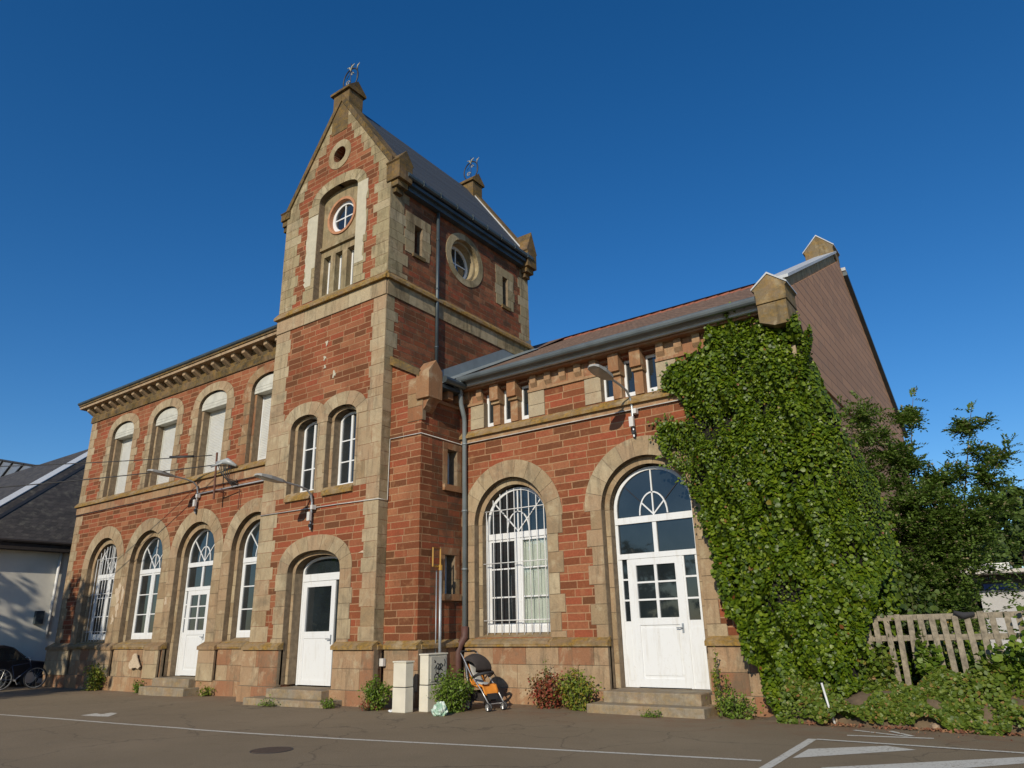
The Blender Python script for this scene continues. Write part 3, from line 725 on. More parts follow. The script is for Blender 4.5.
# ---- windows and doors
def fan(bm, c, zt, R, ztop, d0, d1, dark=None):
    bm.bar((c, zt), (c, ztop - .03), .03, d0, d1)
    rr = .31 * R / .9 * 1.0
    pts_i = arc_pts(c, zt + .02, rr - .014, rr + .14, 2, 16); pts_o = arc_pts(c, zt + .02, rr + .014, rr + .17, 2, 16); bm.band(pts_i, pts_o, d0, d1)
    k_ = .36 if dark is not None else 1
    for s_ in (-1, 1):
        bm.bar((c, zt + .02), (c + s_ * R * .80 * k_, zt + .02 + (ztop - zt) * .72 * k_), .028, d0 + .003, d1)
        if dark is not None: dark.bar((c + s_ * R * .80 * k_, zt + .02 + (ztop - zt) * .72 * k_), (c + s_ * R * .78, zt + .02 + (ztop - zt) * .70), .014, d0 + .003, d1)
def arched_window(name, F, c, zb, R, rise, zs, zt0, zt1, dep, rows, grille=False, curtain=False, door=False):
    ztop = zs + rise
    b = MB(F)
    d0, d1 = dep, dep + .07
    outer = [(c - R, zb)] + arc_pts(c, zs, R, rise, 2, 24) + [(c + R, zb)]
    inner = [(c - R + .07, zb)] + arc_pts(c, zs, R - .07, rise - .07, 2, 24) + [(c + R - .07, zb)]
    b.band(outer, inner, d0, d1)
    b.box(c - R + .02, c + R - .02, d0 - .02, d1 - .01, zt0, zt1)
    dk = MB(F) if door and F is FR else None
    fan(b, c, zt1, R, ztop, d0 + .012, d1 - .01, dk)
    if not door:
        b.box(c - R + .02, c + R - .02, d0 - .01, d1 - .003, zb, zb + .15)
        b.box(c - .065, c + .065, d0 - .012, d1 - .005, zb + .15, zt0)
        for s_ in (-1, 1):
            x0, x1 = (c - R + .07, c - .065) if s_ < 0 else (c + .065, c + R - .07)
            b.box(x0, x0 + .05, d0 + .006, d1 - .008, zb + .15, zt0 - .001); b.box(x1 - .05, x1, d0 + .006, d1 - .008, zb + .15, zt0 - .001)
            b.box(x0 + .05, x1 - .05, d0 + .006, d1 - .008, zb + .15, zb + .2); b.box(x0 + .05, x1 - .05, d0 + .006, d1 - .008, zt0 - .06, zt0 - .001)
            for z in rows: b.box(x0 + .05, x1 - .05, d0 + .012, d1 - .012, z - .016, z + .016)
    w_ = part(b, name, WHITE)
    if dk: dk.build('glazing_bar', IRON, w_)
    pl = MB(F)
    if not curtain:
        pl.prism([(c - R + .06, zb + .1)] + arc_pts(c, zs, R - .06, rise - .06, 2, 20) + [(c + R - .06, zb + .1)], d0 + .035, d0 + .042); pl.build('pane', GLASS, w_)
    else:
        pl.prism([(c - R + .06, zt1 - .02)] + arc_pts(c, zs, R - .06, rise - .06, 2, 20) + [(c + R - .06, zt1 - .02)], d0 + .035, d0 + .042)
        pl.box(c - R + .09, c - .08, d0 + .035, d0 + .042, zb + .12, zt0 - .02); pl.build('pane', GLASS, w_)
        pl = MB(F); pl.box(c + .08, c + R - .09, d0 + .035, d0 + .040, zb + .12, zt0 - .02); pl.build('pane', CLEAR, w_)
        cu = MB(F); N_ = 90; xs = [c + .03 + (R - .06) * k / N_ for k in range(N_ + 1)]
        ds = [d0 + .09 + .012 * sin(x * 75) + .006 * sin(x * 31) for x in xs]
        cu.add([(x, d, zb + .1) for x, d in zip(xs, ds)] + [(x, d, zt0 - .02) for x, d in zip(xs, ds)], [(k, k + 1, N_ + 2 + k, N_ + 1 + k) for k in range(N_)]); cu.build('curtain', CURT, w_, smooth=True, recalc=False)
    return w_, d0, d1
def grille(F, c, R, zb, top, w_, d):
    g = MB(F)
    for k in range(9):
        x = c - R + .08 + (2 * R - .16) * k / 8
        zt_ = SPR - .05 + sqrt(max(0, 1 - ((x - c) / (R + .02)) ** 2)) * (R * .93)
        g.tube([(x, d, zb - .05), (x, d, zt_)], .011, 6)
    for z in (zb + .27, zb + 1.57, zb + 2.82):
        e = R + .12 if z < zb + 2 else R + .02
        g.tube([(c - e, d - .012, z), (c + e, d - .012, z)], .012, 6)
    g.build('grille', IRONW, w_, smooth=True)
for i in (0, 1, 3):
    w_, d0, d1 = arched_window('window', FL, WL[i], 1.46, .885, .86, 3.97, 3.60, 3.74, .33, [2.25, 2.90])
    if i == 0: grille(FL, WL[0], .885, 1.46, 4.8, w_, .2)
w_, d0, d1 = arched_window('window', FR, GWX, 1.46, .925, .88, 3.94, 3.60, 3.74, .33, [2.25, 2.90], curtain=True); grille(FR, GWX, .925, 1.46, 4.8, w_, .2)

def double_door(F, c, R):
    w_, d0, d1 = arched_window('door', F, c, .37, R, .88, 3.95, 3.64, 3.78, .33, [], door=True)
    b = MB(F)
    b.box(c - R + .03, c + R - .03, d0 - .015, d1 - .004, 2.90, 3.01)
    b.box(c - .045, c + .045, d0, d1 - .006, 3.01, 3.64)
    lx0, lx1 = c - .62, c + .50
    for x0, x1 in ((lx0 - .05, lx0), (lx1, lx1 + .05)): b.box(x0, x1, d0 - .006, d1 - .006, .37, 2.90)
    # side lights
    for x0, x1 in ((c - R + .07, lx0 - .05), (lx1 + .05, c + R - .07)):
        b.box(x0, x1, d0 + .012, d1 - .012, .37, 1.64); b.box(x0 + .05, x1 - .05, d0 + .004, d0 + .013, .5, 1.5)
        for z in (2.06, 2.48): b.box(x0, x1, d0 + .014, d1 - .014, z - .018, z + .018)
        b.box(x0, x0 + .035, d0 + .008, d1 - .01, 1.64, 2.90); b.box(x1 - .035, x1, d0 + .008, d1 - .01, 1.64, 2.90)
    b.build('door_frame', WHITE, w_)
    l = MB(F)
    e = d0 - .004
    l.box(lx0, lx0 + .12, e, d1 - .01, .38, 2.895); l.box(lx1 - .12, lx1, e, d1 - .01, .38, 2.895)
    l.box(lx0 + .12, lx1 - .12, e, d1 - .01, 2.76, 2.895); l.box(lx0 + .12, lx1 - .12, e, d1 - .01, 1.56, 1.70); l.box(lx0 + .12, lx1 - .12, e, d1 - .01, .38, .54)
    l.box(lx0 + .12, lx1 - .12, e + .02, d1 - .02, .54, 1.56); l.box(lx0 + .16, lx1 - .16, e + .008, e + .022, .60, 1.50)
    xm = (lx0 + lx1) / 2
    l.box(xm - .03, xm + .03, e + .006, d1 - .015, 1.70, 2.76)
    for z in (2.06, 2.41): l.box(lx0 + .12, lx1 - .12, e + .012, d1 - .018, z - .018, z + .018)
    lf = l.build('door_leaf', WHITE, w_)
    h = MB(F); h.tube([(lx1 - .06, e, 1.50), (lx1 - .06, e - .05, 1.50), (lx1 - .18, e - .055, 1.50)], .011, 6); h.box(lx1 - .08, lx1 - .04, e - .012, e, 1.40, 1.58); h.build('handle', GALV, w_)
    return w_
double_door(FR, RDX, .93); double_door(FL, WL[2], .885)

# tower door
b = MB(FT); c = -14.75; d0 = .42; R = .875
o_ = [(c - R, .33)] + arc_pts(c, 3.0, R, .40, 2.3, 20) + [(c + R, .33)]; i_ = [(c - R + .06, .33)] + arc_pts(c, 3.0, R - .06, .34, 2.3, 20) + [(c + R - .06, .33)]
b.band(o_, i_, d0 - .02, d0 + .06); b.box(c - R + .02, c + R - .02, d0 - .03, d0 + .05, 2.80, 2.98)
dw = part(b, 'door', WHITE)
pl = MB(FT); pl.prism([(c - R + .05, .36)] + arc_pts(c, 3.0, R - .05, .35, 2.3, 20) + [(c + R - .05, .36)], d0 + .03, d0 + .036); pl.build('pane', GLASS, dw)
l = MB(FT); x0, x1 = c - .815, c + .40; e = d0 - .01
l.box(x0, x0 + .13, e, e + .05, .34, 2.80); l.box(x1 - .15, x1, e, e + .05, .34, 2.80); l.box(x0 + .13, x1 - .15, e, e + .05, 2.66, 2.80); l.box(x0 + .13, x1 - .15, e, e + .05, 1.42, 1.58); l.box(x0 + .13, x1 - .15, e, e + .05, .34, .46)
l.box(x0 + .13, x1 - .15, e + .012, e + .045, .46, 1.42)
l.build('door_leaf', WHITE, dw)
h = MB(FT); h.tube([(x1 - .07, e, 1.4), (x1 - .07, e - .06, 1.4), (x1 - .2, e - .06, 1.4)], .012, 6); h.box(x1 - .09, x1 - .05, e - .012, e, 1.28, 1.5); h.build('handle', GALV, dw)

# upper tower windows
for c in (-15.5, -14.0):
    b = MB(FT); d0 = .36; R = .445
    o_ = [(c - R, 5.1)] + arc_pts(c, 6.86, R, .24, 2.2, 16) + [(c + R, 5.1)]; i_ = [(c - R + .075, 5.1)] + arc_pts(c, 6.86, R - .075, .175, 2.2, 16) + [(c + R - .075, 5.1)]
    b.band(o_, i_, d0, d0 + .07); b.box(c - R, c + R, d0 - .01, d0 + .06, 5.08, 5.2); b.box(c - .565, c + .56, .20, d0 + .05, 5.035, 5.09)
    b.box(c - .035, c + .035, d0 + .002, d0 + .06, 5.2, 7.0)
    for z in (5.77, 6.34): b.box(c - R + .06, c + R - .06, d0 + .014, d0 + .055, z - .016, z + .016)
    w_ = part(b, 'window', WHITE); pl = MB(FT); pl.prism([(c - R + .05, 5.15)] + arc_pts(c, 6.86, R - .05, .19, 2.2, 16) + [(c + R - .05, 5.15)], d0 + .035, d0 + .04); pl.build('pane', GLASS, w_)
# round windows
def round_window(F, c, z, r, d0, wring):
    b = MB(F); b.band(arc_pts(c, z, r, r, 2, 40, True), arc_pts(c, z, r - wring, r - wring, 2, 40, True), d0, d0 + .08, True)
    b.box(c - .02, c + .02, d0 + .02, d0 + .06, z - r + .03, z + r - .03); b.box(c - r + .03, c + r - .03, d0 + .024, d0 + .056, z - .02, z + .02)
    w_ = part(b, 'round_window', WHITE); p_ = MB(F); p_.prism(arc_pts(c, z, r - .02, r - .02, 2, 40, True), d0 + .04, d0 + .046); p_.build('pane', GLASS, w_)
round_window(FT, -14.73, 13.30, .545, .30, .13); round_window(FS, 15.24, 12.36, .60, .36, .11)
# slit windows
def slit(F, c, hw, z0, z1, d0, fr=.055, off=0, thick=True):
    b = MB(F)
    b.box(c - hw, c - hw + fr, d0, d0 + .06, z0, z1); b.box(c + hw - fr, c + hw, d0, d0 + .06, z0, z1); b.box(c - hw + fr, c + hw - fr, d0, d0 + .06, z1 - fr, z1); b.box(c - hw + fr, c + hw - fr, d0 - .02, d0 + .06, z0, z0 + fr * 1.8)
    w_ = part(b, 'slit_window', WHITE); p_ = MB(F); p_.box(c - hw + .02, c + hw - .02, d0 + .03, d0 + .035, z0 + .02, z1 - .02); p_.build('pane', GLASS, w_)
for x, _ in slits: slit(FT, x, .15, 10.85, 12.1, .38)
for x in slx: slit(FR, x, .173, 6.39, 7.3, .15, .07)
slit(FS, 13.145, .155, 11.58, 12.53, .3, .03); slit(FS, 17.33, .14, 11.52, 12.62, .3, .03)
slit(FB, 13.455, .185, 4.94, 5.84, .26, .035); slit(FB, 13.385, .185, 2.35, 3.25, .26, .035)
# roller shutters
for i, c in enumerate(WL):
    b = MB(FL); b.prism([(c - .79, 8.92)] + arc_pts(c, 9.0, .79, .45, 2.25, 20) + [(c + .79, 8.92)], .085, .42)
    for z in (9.02, 9.12): b.box(c - .78, c + .78, .077, .09, z - .006, z + .006)
    w_ = part(b, 'shutter_box', SHUTBOX)
    zb = 6.62 if i < 3 else 6.78
    s_ = MB(FL); z = 8.93; pr_ = []
    while z > zb + .02:
        pr_ += [(z, .385), (z - .014, .400), (z - .018, .384), (z - .03, .378)]; z -= .055
    pr_.append((zb, .383))
    n_ = len(pr_); s_.add([(c - .66, d, z) for z, d in pr_] + [(c + .66, d, z) for z, d in pr_], [(k, k + 1, n_ + k + 1, n_ + k) for k in range(n_ - 1)])
    s_.box(c - .66, c + .66, .375, .40, zb - .01, zb + .05)
    s_.build('roller_shutter', SHUT, w_, recalc=False)
    f_ = MB(FL); f_.box(c - .70, c - .655, .36, .45, 6.6, 8.91); f_.box(c + .655, c + .70, .36, .45, 6.6, 8.91); f_.box(c - .655, c + .655, .41, .45, 6.6, 8.9); f_.build('window_frame', SHUTBOX if i < 3 else WHITE, w_)

# ---- roofs
b = MB()
ez = roofz(XT1 + .32)
for s_ in (1, -1):
    xe = CXT + s_ * (XT1 + .32 - CXT)
    b.raw([(xe, YT + .42, ez), (xe, 18.32, ez), (CXT, 18.32, RZ), (CXT, YT + .42, RZ), (xe, YT + .42, ez + .06), (xe, 18.32, ez + .06), (CXT, 18.32, RZ + .06), (CXT, YT + .42, RZ + .06)],
          [(0, 1, 2, 3), (4, 5, 6, 7), (0, 1, 5, 4), (1, 2, 6, 5), (2, 3, 7, 6), (3, 0, 4, 7)])
part(b, 'roof', m_slate('tower_slate', (.045, .052, .060), .45, 3.0, 'X', .5, 0, .08, .012))
b = MB(); b.tube([(XT1 + .33, YT + .3, ez + .05), (XT1 + .33, 18.5, ez + .05)], .085, 10); b.box(XT1 + .02, XT1 + .30, YT + .5, 18.2, ez - .16, ez - .06)
for k in range(8): b.box(XT1 + .25, XT1 + .43, YT + .9 + k * .75, YT + .92 + k * .75, ez - .04, ez + .14)
part(b, 'gutter', ZINCD)
b = MB(); b.box(XT1 - .02, XT1 + .2, YT + .5, 18.2, ez - .3, ez - .161); part(b, 'cornice', ZINCD)
# coping, front and rear
def coping(y0, y1, mat, nm):
    b = MB(F_front(0)); t0, t1 = -.04, .22
    for s_ in (-1, 1):
        xe = CXT + s_ * 2.36
        n_ = 6
        for k in range(n_):
            xa = xe + (CXT - xe) * k / n_; xb = xe + (CXT - xe) * (k + 1) / n_
            g = .006 * (-s_)
            b.prism([(xa + g, roofz(xa + g) + t0), (xb - g, roofz(xb - g) + t0), (xb - g, roofz(xb - g) + t1), (xa + g, roofz(xa + g) + t1)], y0, y1)
    part(b, nm, mat)
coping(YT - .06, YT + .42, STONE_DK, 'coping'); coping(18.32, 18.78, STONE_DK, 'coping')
b = MB()
for y in (YT + .43, 18.27):
    for s_ in (-1, 1):
        xe = CXT + s_ * 2.3; b.raw([(xe, y, roofz(xe) + .075), (xe, y + .05, roofz(xe) + .075), (CXT, y + .05, RZ + .075), (CXT, y, RZ + .075), (xe, y, roofz(xe) + .15), (CXT, y, RZ + .15)], [(0, 1, 2, 3), (0, 3, 5, 4), (1, 2, 5, 4)])
part(b, 'flashing', ZINCL)
def knee(x0, x1, y0, y1, z0, zs, za, mat=STONE_DK, axis='X', nm='kneestone'):
    b = MB(F_side(0) if axis == 'X' else F_front(0))
    if axis == 'X':
        m_ = (y0 + y1) / 2; b.prism([(y0, z0), (y1, z0), (y1, zs - .04), (y1 + .05, zs), (m_, za), (y0 - .05, zs), (y0, zs - .04)], -x1, -x0)
        b.box(y0 + .06, y1 - .06, -x1 + .1, -x0 - .02, z0 - .18, z0)
        b.box(y0 + .12, y1 - .12, -x1 + .22, -x0 - .02, z0 - .34, z0 - .18)
    else:
        m_ = (x0 + x1) / 2; b.prism([(x0, z0), (x1, z0), (x1, zs - .04), (x1 + .04, zs), (m_, za), (x0 - .04, zs), (x0, zs - .04)], y0, y1)
    return part(b, nm, mat, bevel=.01)
knee(XT1 - .14, XT1 + .36, YT - .05, YT + .48, 13.45, 14.03, 14.43)
knee(XT0 - .28, XT0 + .14, YT - .05, YT + .48, 13.95, 14.2, 14.45)
knee(XT1 - .45, XT1 + .36, 18.22, 18.76, 13.35, 13.95, 14.75)
# ridge piers with gabled caps and iron crests
def ridge_pier(y0, y1):
    b = MB(); b.box(-15.22, -14.5, y0, y1, 16.2, 17.72)
    o = part(b, 'chimney', STONE_DK, bevel=.012)
    b = MB(F_side(0)); m_ = (y0 + y1) / 2
    b.prism([(y0 - .08, 17.70), (y1 + .08, 17.70), (y1 + .08, 17.78), (m_, 18.13), (y0 - .08, 17.78)], 14.44, 15.30); b.build('chimney_cap', STONE_DK, o)
    # wrought iron crest standing on the cap
    cr = MB(); cx0, cx1, zb = -15.14, -14.50, 18.02; cm = (cx0 + cx1) / 2; y = m_
    ring = [(cm + .34 * cos(t * pi / 14), y, zb + .40 + .40 * sin(t * pi / 14)) for t in range(-6, 23)]
    cr.tube(ring, .024, 6); cr.tube([(cm, y, zb), (cm, y, zb + 1.02)], .013, 6)
    cr.tube([(cm + .28, y, zb + .02), (cm + .31, y, zb + .72)], .012, 6)
    for s_ in (-1, 1):
        cr.tube([(cm + s_ * .02, y, zb + .72), (cm + s_ * .1, y, zb + .58), (cm + s_ * .2, y, zb + .5)], .01, 5)
    c_ = cr.build('iron_crest', IRON, o, smooth=True)
    g_ = MB()
    g_.tube([(cm - .10 + (.10 - .0035 * t) * cos(t * .32), y - .02, zb + .27 + (.10 - .0035 * t) * sin(t * .32)) for t in range(24)], .014, 6)
    g_.tube([(cm + .08 + (.07 - .003 * t) * cos(t * .32), y - .02, zb + .55 + (.07 - .003 * t) * sin(t * .32)) for t in range(20)], .012, 6)
    g_.tube([(cm, y - .02, zb + .70), (cm - .05, y - .02, zb + .86), (cm - .17, y - .02, zb + .90)], .022, 6, [.012, .028, .01])
    g_.tube([(cm, y - .02, zb + .70), (cm + .05, y - .02, zb + .86), (cm + .17, y - .02, zb + .92)], .022, 6, [.012, .028, .01])
    g_.tube([(cm + .30, y - .02, zb + .62), (cm + .33, y - .02, zb + .76), (cm + .42, y - .02, zb + .82)], .02, 6, [.01, .026, .01])
    g_.build('gilded_scroll', GILT, o, smooth=True)
ridge_pier(YT - .02, YT + .56); ridge_pier(18.15, 18.72)

# turret head
b = MB(F_front(0)); b.prism([(XT1 - .02, 8.06), (XB1 - .02, 7.50), (XB1 - .02, 7.68), (XT1 - .02, 8.30)], YB - .10, YB + .35); part(b, 'coping', STONE_DK, bevel=.01)
b = MB(F_side(0)); m_ = YB + .17; b.prism([(YB - .09, 6.92), (YB + .42, 6.92), (YB + .42, 7.66), (m_, 7.93), (YB - .09, 7.60)], -(XB1 + .30), -(XB1 - .12)); part(b, 'kneestone', BROWNST, bevel=.01)
b = MB(F_front(YB)); field(b, XB1 - .45, XB1 + .05, 6.4, 7.5, -.02, .1, .38, .6); b.cur = 0; b.prism([(XB1 - .01, 6.92), (XB1 + .27, 6.92), (XB1 + .16, 6.80), (XB1 + .14, 6.74), (XB1 + .02, 6.62), (XB1 - .01, 6.62)], .0, .36); part(b, 'corbel', SM(BROWNST))
b = MB(); b.raw([(XT1, YB + .3, 8.15), (XB1 + .3, YB + .3, 7.55), (XB1 + .3, YR - .2, 7.6), (XT1, YR - .2, 8.2)], [(0, 1, 2, 3)]); part(b, 'flashing', ZINC)
b = MB(); b.tube([(XB1 + .36, YB + .42, 7.48), (XB1 + .36, YR - .35, 7.48)], .09, 10); b.box(XB1 + .02, XB1 + .3, YB + .42, YR - .3, 7.28, 7.37); part(b, 'gutter', ZINCD)
for k in range(2): b = MB(); b.box(XB1 + .002, XB1 + .2, YB + .75 + k * .45, YB + .95 + k * .45, 7.08, 7.279); part(b, 'bracket', BROWNST)
b = MB(); b.box(XB1 + .002, XB1 + .06, YB + .4, YR - .01, 6.95, 7.03)
part(b, 'string_course', BROWNST)

# right wing tiled roof: corrugated tile sheet
M = NT('brown_clay_tiles'); sx = M.n('ShaderNodeSeparateXYZ'); M.set(sx.inputs[0], M.pos())
n_ = M.noise(3.5, 6, .7); c_ = M.ramp(n_, [(.35, (.11, .068, .045)), (.7, (.20, .125, .085))])
c_ = M.mix(M.math('MULTIPLY', M.mask(M.noise(9, 5, .7), .60, .7), .5), c_, (.28, .25, .2))
row_ = M.math('FRACT', M.math('DIVIDE', sx.outputs[2], .16)); c_ = M.mix(M.mask(row_, .12, .0), c_, (.03, .02, .015)); M.col(c_); M.rough(.85); M.bump(row_, .5, .03); TILE = M.m
def tiles(x0, x1, y0, y1, up=1):
    nx = int((x1 - x0) / .0375); xs = [x0 + (x1 - x0) * k / nx for k in range(nx + 1)]
    ys = [y0, y1]; b = MB()
    vs = [(x, y, rz(y) - .03 + .034 * (sin(x * 2 * pi / .30) + .35 * sin(x * 4 * pi / .30))) for y in ys for x in xs] + [(x, y0, rz(y0) - .06) for x in xs]
    n = nx + 1
    fs = [(k, k + 1, n + k + 1, n + k) for k in range(nx)] + [(2 * n + k, 2 * n + k + 1, k + 1, k) for k in range(nx)]
    b.raw(vs, fs); return b
b = tiles(XT1 + .05, -3.52, 13.42, RY); part(b, 'roof', TILE, 'brown tiled roof of the right wing')
b = MB(); b.raw([(XT0, 18.7, rz(18.7)), (XT1 + .05, 18.7, rz(18.7)), (XT1 + .05, RY, RZR + .1), (XT0, RY, RZR + .1), (XT0, YB2 + .2, rz(YB2 + .2)), (XR1 - .5, YB2 + .2, rz(YB2 + .2)), (XR1 - .5, RY, RZR + .1)], [(0, 1, 2, 3), (3, 6, 5, 4)]); part(b, 'roof', TILE)
b = MB()
x = XT1 - .8
while x < -3.9: b.tube([(x, RY, RZR - .06), (x + .4, RY, RZR - .05)], .09, 8, [.085, .10]); x += .39
part(b, 'ridge_tiles', m_simple('terracotta', (.26, .09, .055), .85, .3))
b = MB(); b.tube([(XB1 + .28, 13.34, 7.62), (-3.5, 13.34, 7.62)], .085, 12); part(b, 'gutter', ZINCG)
b = MB(); b.raw([(XT1 + .02, 13.45, rz(13.45) + .1), (XT1 + .35, 13.45, rz(13.45) + .035), (XT1 + .35, 18.75, rz(18.75) + .035), (XT1 + .02, 18.75, rz(18.75) + .1), (XT1 + .02, 13.45, rz(13.45) + .4), (XT1 + .02, 18.75, rz(18.75) + .42)], [(0, 1, 2, 3), (0, 3, 5, 4)]); part(b, 'flashing', ZINC)
# parapet and zinc coping of the side gable
b = MB(F_side(0))
b.prism([(13.9, rz(13.9) - .05), (RY, RZR - .05), (RY, RZR + .32), (13.9, rz(13.9) + .28)], 3.04, 3.5); part(b, 'parapet', STONE_T)
b = MB(F_side(0))
b.prism([(14.0, rz(14.0) + .30), (20.75, rz(20.75) + .33), (20.75, rz(20.75) + .40), (14.0, rz(14.0) + .37)], 2.96, 3.56); b.prism([(RY + .4, rz(RY + .4) + .1), (YB2 + .3, rz(YB2 + .3) + .1), (YB2 + .3, rz(YB2 + .3) + .2), (RY + .4, rz(RY + .4) + .2)], 2.9, 3.56)
part(b, 'zinc_coping', ZINCL)
b = MB(F_side(0)); b.prism([(RY + .45, rz(RY + .45) - .02), (YB2 + .3, rz(YB2 + .3) - .02), (YB2 + .3, rz(YB2 + .3) + .1), (RY + .45, rz(RY + .45) + .1)], 2.88, 3.0)
part(b, 'bargeboard', ZINCD)
KNEE = m_stone('stained_kneestone', [(0, (.17, .135, .085)), (.5, (.24, .19, .12)), (1, (.20, .155, .09))], .9, .35, dirtcol=(.07, .055, .035))
def knee_front(x0, x1, y0, y1, z0, zm, zs, za):
    o = knee(x0, x1, y0, y1, zm, zs, za, KNEE, 'Y')
    b = MB(F_front(0)); b.prism([(x0 + .02, z0 + .12), (x0 + .3, z0), (x1 - .02, z0), (x1 - .02, zm - .006), (x0 + .02, zm - .006)], y0 + .03, y1); b.build('corbel', KNEE, o)
    m_ = (x0 + x1) / 2; b = MB(F_front(0)); b.band([(x0 - .05, zs), (m_, za + .0), (x1 + .05, zs)], [(x0 - .05, zs + .035), (m_, za + .04), (x1 + .05, zs + .035)], y0 - .02, y1); b.build('flashing', ZINCL, o)
knee_front(-3.52, -2.92, 13.36, 14.1, 7.03, 7.52, 7.84, 8.12)
knee_front(-3.80, -3.02, 20.6, 21.4, 11.55, 11.62, 11.95, 12.40)

# downpipes
b = MB()
b.tube([(XB1 + .42, 13.32, 7.55), (XB1 + .30, 13.34, 7.50), (XB1 + .26, 13.45, 7.40), (XB1 + .26, 13.5, 7.0), (XB1 + .20, 13.68, 6.75), (XB1 + .17, 13.74, 6.6), (XB1 + .17, 13.74, 1.55)], .06, 10)
for z in (6.0, 4.3, 2.9): b.tube([(XB1 + .17, 13.74, z), (XB1 + .17, 13.74, z + .05)], .072, 10)
part(b, 'downpipe', ZINC, smooth=True)
b = MB(); b.tube([(XB1 + .17, 13.74, 1.62), (XB1 + .17, 13.74, 1.38), (XB1 + .12, 13.62, 1.2), (XB1 + .1, 13.58, 1.05), (XB1 + .1, 13.58, 0)], .085, 10, [.09, .09, .085, .08, .08]); part(b, 'downpipe', CASTI, 'brown cast iron foot of the downpipe', smooth=True)
b = MB(); b.tube([(XT1 + .08, 13.9, 13.6), (XT1 + .08, 13.9, 8.0)], .05, 8)
for z in (9.0, 10.8, 12.4): b.tube([(XT1 + .08, 13.9, z), (XT1 + .08, 13.9, z + .05)], .06, 8)
part(b, 'downpipe', ZINCD, smooth=True)
b = MB(); b.box(XT1 + .1, XT1 + .22, YB - .2, YB - .12, .82, .98); part(b, 'junction_box', CABLEW)

# ------------------------------------------------------------------ neighbouring house on the left
NB = empty('neighbour_house', (-33.6, 13, 0), 'white rendered house with a mossy dark hipped roof beside the left end of the station', 'house')
def npart(mb, name, mat, parent=None, smooth=False):
    o = mb.build(name, mat, None, smooth=smooth)
    if parent is None: keep_world(o, NB)
    else: o.parent = parent
    return o
NX, NS = -33.2, .8
b = MB(); b.box(-58, NX, 9.9, 25, -.4, 5.0); npart(b, 'wall', m_simple('white_render', (.74, .70, .60), .9, .07, scale=1.2, bump=.15))
ROOFN = m_slate('mossy_dark_tiles', (.052, .045, .038), .16, .25, 'Z', .8, .55, .3)
ex, ez_, ey, RYN, RZN, RXN = -32.7, 5.27, 9.4, 18.0, 11.6, -40.6
b = MB(); b.raw([(ex, ey, ez_), (ex, 2 * RYN - ey, ez_), (RXN, RYN, RZN), (-60, ey, ez_), (-60, 2 * RYN - ey, ez_), (-60, RYN, RZN)], [(0, 1, 2), (0, 2, 5, 3), (1, 4, 5, 2)])
rf = npart(b, 'roof', ROOFN)
def astrip(o0, o1, up_):
    P_ = [(-32.72, 9.42 + o0), (-40.5, 17.85 + o0), (-40.5, 17.85 + o1), (-32.72, 9.42 + o1)]
    return [(x, y, 5.27 + .8 * (-32.7 - x) + up_) for x, y in P_]
b = MB(); b.raw(astrip(.0, .30, .06) + astrip(.0, .30, .02), [(0, 1, 2, 3), (4, 5, 6, 7), (0, 1, 5, 4), (2, 3, 7, 6)]); b.build('flashing', WHITE, rf)
b = MB(); b.raw(astrip(.75, .92, .05) + astrip(.75, .92, .0), [(0, 1, 2, 3), (4, 5, 6, 7), (0, 1, 5, 4), (2, 3, 7, 6)]); b.build('seam', CABLEB, rf)
b = MB(); b.tube([(ex + .03, ey, ez_ - .03), (ex + .03, 14.2, ez_ - .03)], .08, 8); b.box(NX + .002, ex, 9.4, 20, ez_ - .35, ez_ - .12); npart(b, 'gutter', m_simple('dark_brown_eaves', (.035, .028, .024), .7, .2))
b = MB(); b.tube([(NX + .12, 13.75, 4.95), (NX + .12, 13.75, 1.6)], .06, 8); npart(b, 'downpipe', IRONW, smooth=True)
b = MB(); b.box(NX + .003, NX + .18, 13.2, 13.5, 2.1, 2.6); npart(b, 'meter_box', ZINCD)
MR = empty('metal_roofed_building', (-58, 20, 0), 'building with a grey standing seam metal roof showing above the mossy house roof', 'building')
b = MB(); q0, q1, q2, q3 = Vector((-68, 20, 15.6)), Vector((-52.32, 20, 12.26)), Vector((-58.2, 19.9, 11.3)), Vector((-68, 19.7, 12.6))
b.raw([q0, q1, q2, q3, q0 + Vector((0, 6, -1.5)), q1 + Vector((0, 6, 0)), q2 + Vector((0, 6, -1)), q3 + Vector((0, 6, -1))], [(0, 1, 2, 3), (0, 1, 5, 4), (1, 2, 6, 5), (2, 3, 7, 6), (4, 5, 6, 7)])
o_ = keep_world(b.build('metal_roof', m_simple('grey_metal_roofing', (.20, .22, .25), .45, .1, metal=.3)), MR)
b = MB()
for k in range(1, 8):
    t = k / 8; p = q0.lerp(q1, t); q = q3.lerp(q2, min(1, t * 1.15)); b.tube([tuple(p + Vector((0, -.05, .03))), tuple(q + Vector((0, -.05, .03)))], .07, 5)
b.tube([tuple(q0), tuple(q1)], .09, 5); b.tube([tuple(q3), tuple(q2), tuple(q1)], .09, 5); b.build('seam', CABLEB, o_)
b = MB(); b.box(-68, -58.3, 20.3, 25.5, -.3, 11.2); keep_world(b.build('wall', m_simple('dark_wall', (.10, .09, .08), .9)), MR)

